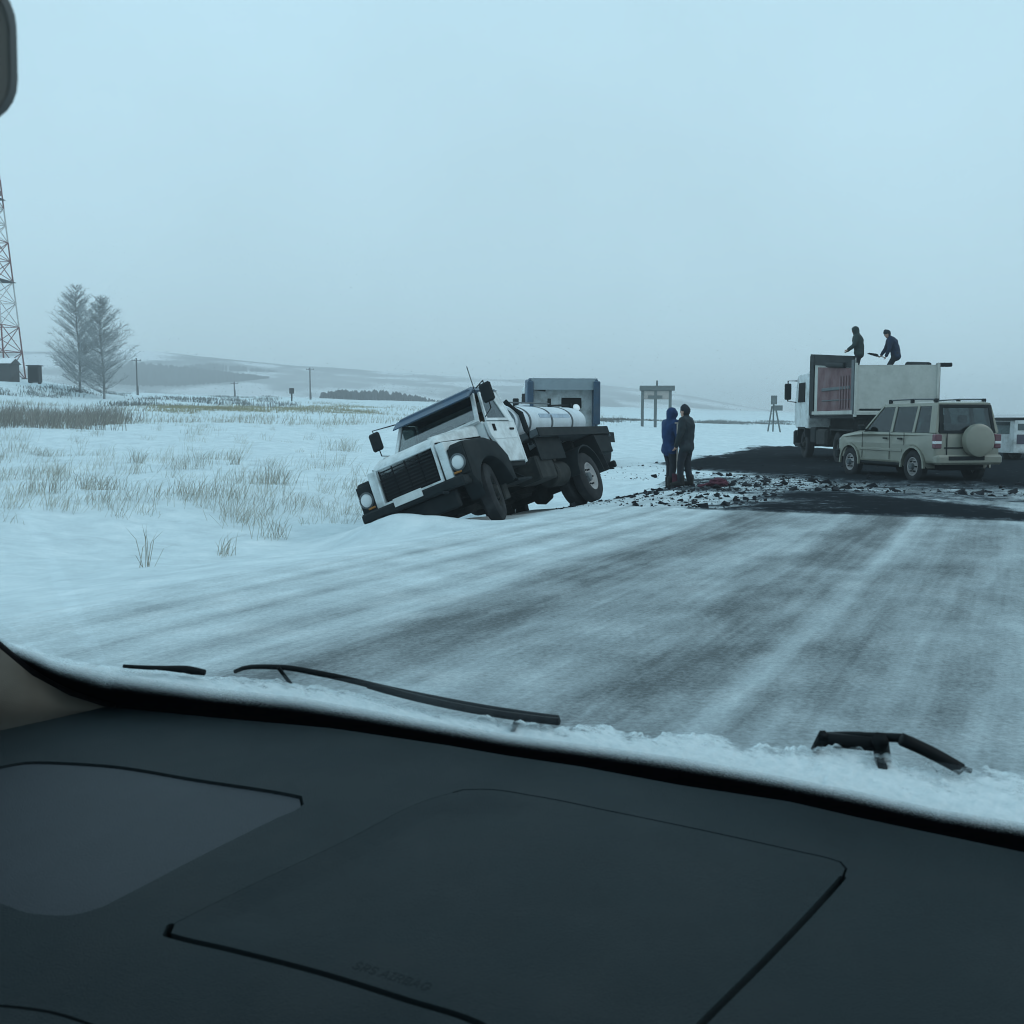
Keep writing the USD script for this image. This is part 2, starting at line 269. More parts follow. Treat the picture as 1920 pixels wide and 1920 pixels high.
ground_mat = usdkit.material(stage, '/World/Looks/snowy_ground', {
    'g': ('geometry', {}), 's': ('vector_math', {'math_type': 'dot_product', 'vector2': (HV[0], HV[1], 0)}), 't': ('vector_math', {'math_type': 'dot_product', 'vector2': (LV[0], LV[1], 0)}),
    'wv': ('mapping', {'scale': (0.10, 0.10, 0.0)}), 'wn': ('noise_texture', {'scale': 1.0, 'detail': 3.0, 'roughness': 0.5}),
    'wa': ('math', {'math_type': 'multiply_add', 'value2': 0.34, 'value3': -0.17}), 'tw': ('math', {'math_type': 'add'}),
    'tr': ('map_range', {'from_min': -6.0, 'from_max': 10.0, 'to_min': 0.0, 'to_max': 1.0, 'clamp': True}),
    'base': ('rgb_ramp', {'ramp': [((t + 6) / 16, (v, v, v)) for t, v in [(-6, .95), (-4, .85), (-2, .76), (-1.1, .74), (-.6, .66), (-.32, .44), (-.1, .34), (.1, .36), (.35, .24), (.9, .24), (1.16, .27), (1.28, .47), (1.36, .45), (1.46, .18), (1.7, .12), (2.05, .16), (2.25, .30), (2.5, .40), (2.85, .38), (3.1, .30), (3.3, .14), (3.75, .13), (3.95, .24), (4.1, .52), (4.4, .66), (4.58, .46), (4.75, .68), (5.05, .74), (5.22, .48), (5.42, .76), (5.75, .78), (5.9, .56), (6.05, .82), (6.5, .88), (6.9, .98), (10, 1.0)]]}),
    'cs': ('combine_xyz', {}), 'sa': ('math', {'math_type': 'multiply', 'value2': 0.22}), 'ta': ('math', {'math_type': 'multiply', 'value2': 5.5}),
    'st': ('noise_texture', {'scale': 1.0, 'detail': 6.0, 'roughness': 0.62}), 'stm': ('math', {'math_type': 'multiply_add', 'value2': 0.66, 'value3': -0.33}),
    'cb': ('combine_xyz', {}), 'sb': ('math', {'math_type': 'multiply', 'value2': 0.7}), 'tb': ('math', {'math_type': 'multiply', 'value2': 1.4}),
    'bl': ('noise_texture', {'scale': 1.0, 'detail': 8.0, 'roughness': 0.68}), 'blm': ('math', {'math_type': 'multiply_add', 'value2': 1.0, 'value3': -0.5}),
    'fi': ('noise_texture', {'scale': 28.0, 'detail': 4.0, 'roughness': 0.7}), 'fim': ('math', {'math_type': 'multiply_add', 'value2': 0.7, 'value3': -0.35}),
    'a1': ('math', {'math_type': 'add'}), 'a2': ('math', {'math_type': 'add'}),
    'rd': ('attribute', {'attribute': 'road'}), 'mm': ('math', {'math_type': 'multiply'}), 'tot': ('math', {'math_type': 'add'}), 'cl': ('clamp', {'min': 0.0, 'max': 1.0}),
    'sn': ('noise_texture', {'scale': 1.6, 'detail': 8.0, 'roughness': 0.7}), 'sr': ('rgb_ramp', {'ramp': [(0.28, (0.46, 0.53, 0.56)), (0.5, (0.56, 0.645, 0.675)), (0.7, (0.67, 0.74, 0.765))]}),
    'as': ('rgb_ramp', {'ramp': [(0.3, (0.068, 0.080, 0.085)), (0.7, (0.115, 0.130, 0.136))]}),
    'mix': ('mix_color', {'blend_type': 'mix'}),
    'bu': ('bump', {'strength': 0.55, 'distance': 0.05}), 'p': ('principled_bsdf', {'roughness': 0.75, 'specular_ior_level': 0.3})},
    [('g.position', 's.vector1'), ('g.position', 't.vector1'), ('g.position', 'wv.vector'), ('wv.vector', 'wn.vector'), ('wn.fac', 'wa.value1'), ('t.value', 'tw.value1'), ('wa.value', 'tw.value2'),
     ('tw.value', 'tr.value'), ('tr.result', 'base.fac'), ('s.value', 'sa.value1'), ('tw.value', 'ta.value1'), ('sa.value', 'cs.x'), ('ta.value', 'cs.y'), ('cs.vector', 'st.vector'), ('st.fac', 'stm.value1'),
     ('s.value', 'sb.value1'), ('t.value', 'tb.value1'), ('sb.value', 'cb.x'), ('tb.value', 'cb.y'), ('cb.vector', 'bl.vector'), ('bl.fac', 'blm.value1'),
     ('g.position', 'fi.vector'), ('fi.fac', 'fim.value1'), ('stm.value', 'a1.value1'), ('blm.value', 'a1.value2'), ('a1.value', 'a2.value1'), ('fim.value', 'a2.value2'),
     ('a2.value', 'mm.value1'), ('rd.fac', 'mm.value2'), ('base.color', 'tot.value1'), ('mm.value', 'tot.value2'), ('tot.value', 'cl.value'),
     ('g.position', 'sn.vector'), ('sn.fac', 'sr.fac'), ('bl.fac', 'as.fac'), ('cl.result', 'mix.fac'), ('as.color', 'mix.a'), ('sr.color', 'mix.b'), ('mix.result', 'p.base_color'),
     ('sn.fac', 'bu.height'), ('bu.normal', 'p.normal')], surface='p.BSDF')
go = obj('ground', gm, ground_mat, smooth=True, kind='structure')
gs, gt = road_st(gm.vertices[:, 0], gm.vertices[:, 1])
road_amt = (1 - sm(6.0, 8.2, gt)) * (1 - sm(3.5, 6, -gt))
UsdGeom.PrimvarsAPI(UsdGeom.Mesh(go)).CreatePrimvar('road', Sdf.ValueTypeNames.FloatArray, 'vertex').Set(Vt.FloatArray.FromNumpy(road_amt.astype(np.float32)))

# hills far behind: crest heights read off against the sky
def crest(px): return np.interp(px, [-2500, -600, 0, 120, 250, 330, 480, 560, 700, 850, 1000, 1110, 1200, 1300, 1400, 1500, 1700, 2300, 4500], [700, 672, 664, 666, 661, 667, 683, 689, 700, 708, 716, 724, 733, 745, 762, 774, 778, 780, 770])
hill_mat = usdkit.material(stage, '/World/Looks/wooded_hills', {
    'g': ('geometry', {}), 'mp': ('mapping', {'scale': (1.0, 1.0, 3.0)}), 'n': ('noise_texture', {'scale': 0.004, 'detail': 6.0, 'roughness': 0.55}),
    'r': ('rgb_ramp', {'ramp': [(0.44, (0.70, 0.73, 0.76)), (0.50, (0.10, 0.11, 0.115)), (0.58, (0.075, 0.08, 0.085)), (0.62, (0.62, 0.65, 0.68))]}), 'p': ('principled_bsdf', {'roughness': 0.9})},
    [('g.position', 'mp.vector'), ('mp.vector', 'n.vector'), ('n.fac', 'r.fac'), ('r.color', 'p.base_color')], surface='p.BSDF')
def hill_pt(u, v):
    px = 960 + FPX * np.tan(u); R = 1150 + 900 * v
    zc = EYE + (785 - crest(px)) / FPX * np.cos(u) * 2050 * np.where(np.abs(u) < 1.2, 1, 1)
    x, y = R * np.sin(u), R * np.cos(u); n = (meshkit.fbm(np.stack([x / 260, y / 260, 0 * x], -1), 4, 21) - .5)
    return np.stack([x, y, -12 + (zc + 12) * np.sin(v * np.pi / 2) ** .9 + 14 * n * v * (1 - v) * 4 * .6 + 2.5 * n * v], -1)
obj('hills', facing_up(sheet(np.radians(np.linspace(-62, 62, 320)), np.linspace(0, 1, 40), hill_pt)), hill_mat, smooth=True, kind='structure')

# ------------------------------------------------------------------ the car we sit in (its long axis runs along the road)
CAR_ROT = math.pi / 2 - ROAD
def car(p):
    """world points into the car's frame: x forward, y to its left, z up from the road under the lens"""
    p = np.asarray(p, float); return np.stack([p[..., 0] * HV[0] + p[..., 1] * HV[1], p[..., 0] * LV[0] + p[..., 1] * LV[1], p[..., 2]], -1)
DASH_EDGE = [(200, 1325), (396, 1345), (660, 1371), (842, 1398), (952, 1417), (1087, 1437), (1275, 1472), (1480, 1503), (1610, 1533), (1709, 1554), (1920, 1598)]
SNOW_LOW = [(8, 1205), (60, 1224), (104, 1243), (208, 1264), (396, 1292), (550, 1308), (700, 1334), (820, 1356), (960, 1380), (1130, 1402), (1285, 1424), (1480, 1460), (1610, 1486), (1760, 1519), (1920, 1545), (2100, 1585)]
SNOW_TOP = [(8, 1202), (60, 1214), (104, 1230), (208, 1248), (396, 1266), (480, 1270), (560, 1279), (700, 1305), (820, 1334), (960, 1352), (1130, 1364), (1285, 1378), (1480, 1398), (1550, 1396), (1610, 1402), (1650, 1414), (1760, 1436), (1920, 1452), (2100, 1480)]
def on_z(px, py, z):
    d = ray(px, py); return CAMP + d * ((z - EYE) / d[..., 2])[..., None]
e = car(on_z(np.array(DASH_EDGE)[:, 0], np.array(DASH_EDGE)[:, 1], 0.965))
base_fit = np.polyfit(e[:, 1], e[:, 0], 2)
TH = math.tan(math.radians(40))
def glass_z(x, y): return 0.955 + TH * (np.polyval(base_fit, np.clip(y, -1.0, 1.5)) + 0.03 - x)
def dash_z(x, y): return 0.985 + 0.012 * np.sin((x - .4) * 2.2) - 0.16 * np.clip(.72 - x, 0, 2) ** 1.6 - .05 * np.clip(y - .9, 0, 2)
def on_car(px, py, f):
    """sight line of a pixel against a surface given in the car's frame"""
    out = []
    for a, b in zip(np.atleast_1d(px), np.atleast_1d(py)):
        d = ray(float(a), float(b)); k = np.linspace(.25, 4, 900); p = car(CAMP + k[:, None] * d); v = p[:, 2] - f(p[:, 0], p[:, 1])
        i = np.nonzero(v[:-1] * v[1:] <= 0)[0]
        if not len(i): out.append(p[-1]); continue
        i = i[0]; w = v[i] / (v[i] - v[i + 1]); out.append(p[i] * (1 - w) + p[i + 1] * w)
    return np.array(out)
own = thing('car', 'dark dashboard and windscreen of the car the photo is taken from', 'car', (0, 0, 0), CAR_ROT)
# dashboard, cut along the seams of its two lids
outline_px = [(0, 1370), (100, 1348)] + DASH_EDGE + [(2150, 1650), (2700, 1770), (2700, 2150), (-500, 2150), (-500, 1470)]
ol = on_car(*np.array(outline_px, float).T, dash_z)[:, :2]
def curve_px(pts, n=8):
    """a smooth line through photograph points"""
    from scipy.interpolate import PchipInterpolator
    p = np.array(pts, float); t = np.concatenate([[0], np.cumsum(np.hypot(*np.diff(p, axis=0).T))]); q = np.linspace(0, t[-1], n * len(p))
    return np.stack([PchipInterpolator(t, p[:, 0])(q), PchipInterpolator(t, p[:, 1])(q)], 1)
def dash_line(pts, n=4): return on_car(*curve_px(pts, n).T, dash_z)[:, :2]
lid1 = [[(-260, 1500), (-120, 1462), (0, 1437), (60, 1428), (180, 1433), (380, 1463), (540, 1488), (566, 1494), (572, 1501), (562, 1512), (530, 1528)], [(530, 1528), (380, 1602), (230, 1680), (180, 1704), (120, 1716), (60, 1712), (0, 1692), (-120, 1650), (-230, 1560), (-260, 1500)]]
lid2 = [[(850, 1486), (875, 1480), (910, 1480), (1000, 1492), (1150, 1522), (1300, 1553), (1500, 1597), (1560, 1611), (1583, 1621), (1587, 1632), (1580, 1645)], [(1580, 1645), (1540, 1690), (1440, 1795), (1310, 1925), (1200, 2045), (1120, 2080), (1000, 2000), (900, 1920), (760, 1874), (600, 1824), (420, 1778), (330, 1757), (310, 1750), (308, 1742), (320, 1735)], [(320, 1735), (450, 1670), (650, 1575), (800, 1500), (850, 1486)]]
lid3 = [[(-200, 1880), (0, 1886), (80, 1895), (170, 1921), (300, 1990), (420, 2090)]]
gaps = [(lid1[0], .0016), (lid1[1], .0008), (lid2[0], .0013), (lid2[1], .0036), (lid2[2], .0003), (lid3[0], .0016)]
gap = shapely.union_all([LineString(dash_line(p)).buffer(w, quad_segs=2) for p, w in gaps])
pieces = Polygon(ol).buffer(0).difference(gap); pieces = sorted(getattr(pieces, 'geoms', [pieces]), key=lambda g: -g.area)
soft_edge = LineString(dash_line(lid2[2])); hard_edge = shapely.union_all([LineString(dash_line(lid2[0])), LineString(dash_line(lid2[1]))]); lid1_c = Point(*on_car(250, 1560, dash_z)[0, :2]); lid2_c = Point(*on_car(900, 1680, dash_z)[0, :2])
def dash_mesh(poly, warp, thick=.0268, step=.022):
    cs = m3.CrossSection([np.array(poly.exterior.coords)[:-1]] + [np.array(r.coords)[:-1] for r in poly.interiors], m3.FillRule.EvenOdd)
    g = tm(cs.extrude(thick).refine_to_length(step)); v = np.array(g.vertices)
    dz = warp(v[:, :2]); edge = shapely.distance(shapely.points(v[:, 0], v[:, 1]), gap)
    v[:, 2] = v[:, 2] - thick + dash_z(v[:, 0], v[:, 1]) + dz
    return trimesh.Trimesh(v, g.faces, process=False)
def warp2(p):
    q = shapely.points(p[:, 0], p[:, 1]); d = shapely.distance(q, soft_edge); return -.005 * sm(0, .03, d) * (1 - sm(.05, .16, d)) * sm(.01, .07, shapely.distance(q, hard_edge))
def warp1(p): return np.zeros(len(p)) - .003
for g in pieces:
    if g.area < .004: continue
    if g.contains(lid1_c): obj('dash_lid', dash_mesh(g, warp1), M['dashlid'], own, smooth=35, label='lighter smooth lid at the passenger corner of the dashboard')
    elif g.contains(lid2_c): obj('airbag_lid', dash_mesh(g, warp2), M['dash'], own, smooth=35, label='large airbag lid with faint lettering')
    else: obj('dashboard', dash_mesh(g, lambda p: np.zeros(len(p))), M['dash'], own, smooth=35)
und = Polygon(ol).buffer(-.01); g = tm(m3.CrossSection([np.array(und.exterior.coords)[:-1]]).extrude(.004).refine_to_length(.06)); v = np.array(g.vertices); v[:, 2] += dash_z(v[:, 0], v[:, 1]) - .03
obj('dash_base', trimesh.Trimesh(v, g.faces, process=False), M['void'], own)
# faint lettering pressed into the airbag lid
tx = meshkit.text_mesh('SRS AIRBAG', 1.0, 1.0); tx = trimesh.remesh.subdivide_to_size(tx.vertices, tx.faces, .4); tx = trimesh.Trimesh(*tx, process=False)
a0, a1 = on_car([658, 800], [1815, 1858], dash_z); dx = (a1 - a0)[:2]; wid = np.linalg.norm(dx); dx = dx / wid; dy = arr(-dx[1], dx[0]); sc = wid / tx.extents[0]
p2 = a0[:2] + (tx.vertices[:, :1] - tx.bounds[0, 0]) * sc * dx + tx.vertices[:, 1:2] * sc * 1.15 * dy
obj('airbag_lettering', trimesh.Trimesh(np.column_stack([p2, dash_z(p2[:, 0], p2[:, 1]) + warp2(p2) - .0008 + tx.vertices[:, 2] * .0010]), tx.faces, process=False), mat('lid_lettering', (.0045, .009, .011), .7, .05), own)
# windscreen
ys = np.linspace(-1.25, 1.55, 60); vs = np.linspace(-.12, 1.15, 40)
def screen_pt(y, v): x = np.polyval(base_fit, np.clip(y, -1.0, 1.5)) + .03 - v; return np.stack([x, y, .955 + TH * v], -1)
obj('windscreen', sheet(ys, vs, screen_pt), M['screen'], own, smooth=True)
GN = arr(math.sin(math.atan(TH)), 0, math.cos(math.atan(TH)))
def on_glass(px, py, out=0.0): return on_car(px, py, lambda x, y: glass_z(x, y) + out / GN[2])
# black printed band along its foot, thinning out in dots towards the top
fx = np.linspace(-260, 2500, 140); lo = np.interp(fx, *np.array(DASH_EDGE).T) + 45; hi = np.interp(fx, *np.array(SNOW_LOW).T)
lo = np.where(fx < 200, 1325 + (fx - 200) * .55 + 60, lo); hi = np.where(fx < 8, 1205 + (fx - 8) * 1.0, hi)
rows = []
for k in np.linspace(0, 1, 9): rows.append(on_glass(fx, lo + (hi - 2 - lo) * k, -.004))
V = np.array(rows); n_, m_ = V.shape[:2]; ii = np.arange(n_ * m_).reshape(n_, m_); f = np.stack([ii[:-1, :-1], ii[1:, :-1], ii[1:, 1:], ii[:-1, 1:]], -1).reshape(-1, 4); f = np.vstack([f[:, [0, 1, 2]], f[:, [0, 2, 3]]])
frit_m = usdkit.material(stage, '/World/Looks/black_print', {'a': ('attribute', {'attribute': 'fade'}), 'g': ('geometry', {}), 'n': ('noise_texture', {'scale': 700.0, 'detail': 1.0}), 'nm': ('math', {'math_type': 'multiply_add', 'value2': .25, 'value3': -.125}), 'ad': ('math', {'math_type': 'add'}),
    'mr': ('map_range', {'range_type': 'smoothstep', 'from_min': .74, 'from_max': 1.05, 'to_min': 0, 'to_max': 1, 'clamp': True}), 'b': ('diffuse_bsdf', {'color': (.003, .003, .004)}), 't': ('transparent_bsdf', {}), 'm': ('mix_closure', {})},
    [('a.fac', 'ad.value1'), ('g.position', 'n.vector'), ('n.fac', 'nm.value1'), ('nm.value', 'ad.value2'), ('ad.value', 'mr.value'), ('mr.result', 'm.fac'), ('b.BSDF', 'm.closure1'), ('t.BSDF', 'm.closure2')], surface='m.closure')
fo = obj('windscreen_band', trimesh.Trimesh(V.reshape(-1, 3), f, process=False), frit_m, own, smooth=True, label='black printed band along the foot of the glass')
fade = np.repeat(np.linspace(0, 1, 9), len(fx)).astype(np.float32)
UsdGeom.PrimvarsAPI(UsdGeom.Mesh(fo)).CreatePrimvar('fade', Sdf.ValueTypeNames.FloatArray, 'vertex').Set(Vt.FloatArray.FromNumpy(fade))
# pillar trim and its black rubber edge
top = np.array([(-500, 640), (-300, 950), (-120, 1120), (0, 1216), (60, 1266), (130, 1304), (215, 1331)], float); bot = np.array([(-500, 1468), (-300, 1430), (-120, 1395), (0, 1367), (70, 1352), (140, 1340), (217, 1333)], float)
T3 = on_glass(*top.T, -.02); B3 = on_car(*(bot + [0, 4]).T, lambda x, y: dash_z(x, y) - .012)
grid = np.array([[(1 - k) * a + k * b - arr(.05, 0.03, 0) * math.sin(k * math.pi) * min(1, np.linalg.norm(a - b) / .2) for k in np.linspace(0, 1, 9)] for a, b in zip(T3, B3)])
n_, m_ = grid.shape[:2]; ii = np.arange(n_ * m_).reshape(n_, m_); f = np.stack([ii[:-1, :-1], ii[1:, :-1], ii[1:, 1:], ii[:-1, 1:]], -1).reshape(-1, 4); f = np.vstack([f[:, [0, 1, 2]], f[:, [0, 2, 3]]])
obj('pillar_trim', trimesh.Trimesh(grid.reshape(-1, 3), f, process=False), M['trim'], own, smooth=True, label='brown grey plastic trim at the foot of the windscreen pillar')
from scipy.interpolate import PchipInterpolator
sp = curve_px(top[1:], 5); obj('pillar_seal', tube(on_glass(*(sp - [0, 4]).T, -.012), .0062, 8), M['void'], own, smooth=True)
# inner mirror
mc = car(CAMP + ray(-110, 60) * .62)
mo = part(own, 'rear_view_mirror')
mx = ray(-110, 60); mdir = car(mx - 0) / np.linalg.norm(mx); mr = np.cross(mdir, [0, 0, 1.0]); mr /= np.linalg.norm(mr); mu = np.cross(mr, mdir)
def rrect(w, h, r, n=8):
    c = [(w - r, h - r, 0), (-w + r, h - r, 90), (-w + r, -h + r, 180), (w - r, -h + r, 270)]
    return np.array([(x + r * math.cos(math.radians(a + t)), y + r * math.sin(math.radians(a + t))) for x, y, a in c for t in np.linspace(0, 90, n)])
W_, H_ = .115, .045
mr_px = .62 / FPX
cx = mc + mr * ((19 + 110) * mr_px - W_) + mu * (-(222 - 60) * mr_px + H_)
rings = [(rrect(W_ - .004, H_ - .004, .027), -.0005), (rrect(W_, H_, .030), .002), (rrect(W_, H_, .030), .012), (rrect(W_ - .008, H_ - .008, .026), .03), (rrect(W_ - .03, H_ - .02, .02), .042)]
vv = [cx + r[:, :1] * mr + r[:, 1:] * mu + mdir * d for r, d in rings]; k = len(rings[0][0])
f = [[i * k + j, i * k + (j + 1) % k, (i + 1) * k + (j + 1) % k] for i in range(4) for j in range(k)] + [[i * k + j, (i + 1) * k + (j + 1) % k, (i + 1) * k + j] for i in range(4) for j in range(k)] + [[4 * k, 4 * k + j, 4 * k + j + 1] for j in range(1, k - 1)]
obj('housing', trimesh.Trimesh(np.vstack(vv), np.array(f), process=False), mat('mirror_housing', (.12, .125, .125), .6, .05), mo, smooth=30)
gl = rrect(W_ - .003, H_ - .003, .028); gv = np.vstack([cx + gl[:, :1] * mr + gl[:, 1:] * mu + mdir * .001]); obj('mirror_glass', trimesh.Trimesh(gv, np.array([[0, j, j + 1] for j in range(1, k - 1)]), process=False), mat('mirror_face', (.125, .115, .10), .3, .05), mo, smooth=False)
obj('stem', tube([cx + mdir * .04, cx + mdir * .07 + arr(0, 0, .03), cx + mdir * .10 + arr(0, 0, .10)], .012, 10), M['dash'], mo, smooth=True)
# roof lining above, cowl outside under the wipers
obj('roof_lining', sheet(np.linspace(-2.2, .42, 12), np.linspace(-.75, 1.35, 12), lambda x, y: np.stack([x, y, 1.83 + .05 * np.cos((y - .3) * 1.3) - .06 * (x + .6) ** 2 * (x > -.6)], -1)), M['liner'], own, smooth=True)
obj('rear_wall', sheet(np.linspace(.3, 1.88, 6), np.linspace(-.75, 1.35, 6), lambda z, y: np.stack([-2.2 + 0 * z, y, z], -1)), M['liner'], own, smooth=True)
cw = np.linspace(-1.1, 1.45, 40)
obj('cowl', sheet(np.linspace(0, 1, 6), cw, lambda u, y: np.stack([np.polyval(base_fit, np.clip(y, -1, 1.5)) + .06 + .22 * u, y, .925 - .04 * u], -1)), M['wiper'], own, smooth=True)
# wipers
def wiper(arm, blade, extra=()):
    w = part(own, 'wiper')
    c = curve_px(arm, 5); p = on_glass(*c.T, .022); obj('arm', tube(p, np.interp(np.linspace(0, 1, len(p)), [0, .2, 1], [.0032, .0045, .0062]), 8), M['wiper'], w, smooth=True)
    if blade: p = on_glass(*curve_px(blade, 4).T, .008); obj('blade', tube(p, .0045, 6), M['wiper'], w, smooth=True)
    for ex in extra: obj('bracket', tube(on_glass(*curve_px(ex[0], 3).T, .014), ex[1], 6), M['wiper'], w, smooth=True)
wiper([(441, 1259), (455, 1253), (480, 1250), (525, 1251), (600, 1263), (750, 1297), (930, 1332), (1046, 1349)], None, [([(522, 1252), (545, 1282)], .003), ([(690, 1284), (800, 1313), (930, 1338), (1048, 1353)], .0055), ([(975, 1344), (962, 1366)], .005)])
wiper([(1540, 1378), (1600, 1379), (1650, 1382), (1690, 1384), (1722, 1397), (1795, 1438)], None, [([(1543, 1378), (1530, 1404)], .006), ([(1545, 1386), (1645, 1395)], .0085), ([(1650, 1386), (1656, 1430)], .009), ([(1690, 1386), (1722, 1400), (1800, 1441)], .0075), ([(1790, 1436), (1822, 1446)], .003)])
w = part(own, 'wiper'); c = curve_px([(232, 1249), (262, 1251), (330, 1254), (384, 1261)], 5); p = on_glass(*c.T, .018); obj('blade', tube(p, np.interp(np.linspace(0, 1, len(p)), [0, .5, .8, 1], [.003, .004, .007, .005]), 8), M['wiper'], w, smooth=True)
# snow lying along the foot of the glass
fx = np.linspace(-20, 2150, 620); lo = np.interp(fx, *np.array(SNOW_LOW).T) + 24; hi = np.interp(fx, *np.array(SNOW_TOP).T)
hi = hi + (meshkit.fbm(np.stack([fx / 26, 0 * fx, 0 * fx], -1), 4, 31) - .5) * np.interp(fx, [0, 500, 1000, 2000], [4, 14, 30, 46]); rows = []
for k in np.linspace(0, 1, 24):
    yy = lo + (hi - lo) * k; b = on_glass(fx, yy, .004); lump = meshkit.fbm(np.stack([fx / 14, yy / 9, 0 * fx], -1), 4, 33)
    rows.append(b + GN * (np.maximum(0, math.sin(math.pi * min(1, k * .55 + .45)) ** .7 * (.007 * lump + .002)))[:, None] - GN * (.006 if k in (0, 1) else 0))
V = np.array(rows); n_, m_ = V.shape[:2]; ii = np.arange(n_ * m_).reshape(n_, m_); f = np.stack([ii[:-1, :-1], ii[1:, :-1], ii[1:, 1:], ii[:-1, 1:]], -1).reshape(-1, 4); f = np.vstack([f[:, [0, 1, 2]], f[:, [0, 2, 3]]])
Vw = V.reshape(-1, 3); Vw = np.column_stack([Vw[:, :1] * HV + Vw[:, 1:2] * LV, Vw[:, 2]])
thin_snow = usdkit.material(stage, '/World/Looks/thin_snow', {'g': ('geometry', {}), 'n': ('noise_texture', {'scale': 60.0, 'detail': 5.0, 'roughness': 0.7}), 'r': ('rgb_ramp', {'ramp': [(0.3, (0.70, 0.79, 0.82)), (0.65, (0.88, 0.94, 0.96))]}),
    'b': ('bump', {'strength': 0.5, 'distance': 0.006}), 'd': ('diffuse_bsdf', {}), 't': ('translucent_bsdf', {}), 'm': ('mix_closure', {'fac': 0.62}),
    'k': ('attribute', {'attribute': 'thin'}), 'n2': ('noise_texture', {'scale': 42.0, 'detail': 7.0, 'roughness': 0.68}), 'n2m': ('math', {'math_type': 'multiply_add', 'value2': 2.2, 'value3': -1.1}), 'ad': ('math', {'math_type': 'add'}), 'al': ('map_range', {'range_type': 'smoothstep', 'from_min': 0.55, 'from_max': 1.05, 'to_min': 0.0, 'to_max': 0.97, 'clamp': True}), 'cl': ('transparent_bsdf', {}), 'mm': ('mix_closure', {})},
    [('g.position', 'n.vector'), ('n.fac', 'r.fac'), ('r.color', 'd.color'), ('r.color', 't.color'), ('n.fac', 'b.height'), ('b.normal', 'd.normal'), ('d.BSDF', 'm.closure1'), ('t.BSDF', 'm.closure2'),
     ('g.position', 'n2.vector'), ('n2.fac', 'n2m.value1'), ('n2m.value', 'ad.value1'), ('k.fac', 'ad.value2'), ('ad.value', 'al.value'), ('al.result', 'mm.fac'), ('m.closure', 'mm.closure1'), ('cl.BSDF', 'mm.closure2')], surface='mm.closure')
thin_amt = np.repeat(np.linspace(0, 1, n_), m_) * .95
so = obj('windscreen_snow', facing_up(trimesh.Trimesh(Vw, f, process=False)), thin_snow, smooth=True, label='strip of snow lying along the foot of the windscreen', cat='snow', kind='stuff')
UsdGeom.PrimvarsAPI(UsdGeom.Mesh(so)).CreatePrimvar('thin', Sdf.ValueTypeNames.FloatArray, 'vertex').Set(Vt.FloatArray.FromNumpy(thin_amt.astype(np.float32)))

# ------------------------------------------------------------------ vehicles: common parts (x forward, y to the vehicle's left, z up)
def wheel(parent, c, r, w, side, rimr, hub=0.0, spokes=0, dual=False, name='wheel', rim_mat='rim', steer=0.0):
    """a wheel whose outer face looks towards side (+1 left, -1 right)"""
    wp = part(parent, name); ax = arr(math.sin(-steer) * side, math.cos(steer) * side, 0)
    def tyre(c0):
        p = [(rimr, -w / 2 + .02), (rimr + .03, -w / 2), (r - .05, -w / 2 + .005), (r - .012, -w / 2 + .035), (r, -w * .3), (r, w * .3), (r - .012, w / 2 - .035), (r - .05, w / 2 - .005), (rimr + .03, w / 2), (rimr, w / 2 - .02)]
        obj('tyre', lathe(p, c0, ax, 36), M['black'], wp, smooth=40)
    tyre(arr(*c))
    if dual: tyre(arr(*c) - ax * (w + .06))
    d = hub
    obj('rim', lathe([(rimr + .004, w / 2 - .025), (rimr - .02, w / 2 - .02), (rimr - .05, w / 2 - .05 - .02), (rimr * .62, w / 2 - .06 + d * .4), (rimr * .38, w / 2 - .02 + d), (0.0005, w / 2 + d)], c, ax, 36), M[rim_mat], wp, smooth=35)
    obj('hub', lathe([(rimr * .36, w / 2 - .02 + d), (rimr * .30, w / 2 + .05 + d), (.0005, w / 2 + .06 + d)], c, ax, 18), M['grey' if rim_mat == 'rim' else 'frame'], wp, smooth=35)
    a = np.cross(ax, [0, 0, 1.0])
    hb = [cyl(arr(*c) + ax * (w / 2 - .05 + d * .5) + rimr * .58 * (math.cos(q) * a + math.sin(q) * arr(0, 0, 1)), arr(*c) + ax * (w / 2 + .0 + d * .5) + rimr * .58 * (math.cos(q) * a + math.sin(q) * arr(0, 0, 1)), .018, n=6) for q in np.arange(6) * math.pi / 3]
    obj('wheel_nuts', hb, M['dark'], wp, kind='stuff')
    return wp
def lerp(a, b, k): return np.asarray(a) * (1 - k) + np.asarray(b) * k
def inset_quad(q, m):
    """a four-sided panel shrunk by m towards its middle along its own edges"""
    q = np.asarray(q, float); out = []
    for i in range(4):
        a = q[(i + 1) % 4] - q[i]; b = q[i - 1] - q[i]; out.append(q[i] + a / np.linalg.norm(a) * m + b / np.linalg.norm(b) * m)
    return np.array(out)
def frame4(q, m, thick, off=0.0):
    """a window frame: the border of a four-sided panel"""
    q = np.asarray(q, float); i = inset_quad(q, m); n = np.cross(q[1] - q[0], q[3] - q[0]); n /= np.linalg.norm(n)
    return [hull([p + n * t for p in (q[a], q[(a + 1) % 4], i[(a + 1) % 4], i[a]) for t in (off - thick / 2, off + thick / 2)]) for a in range(4)]
def roundbox(x0, x1, y0, y1, z0, z1, r): return box(x0, x1, y0, y1, z0, z1, r)

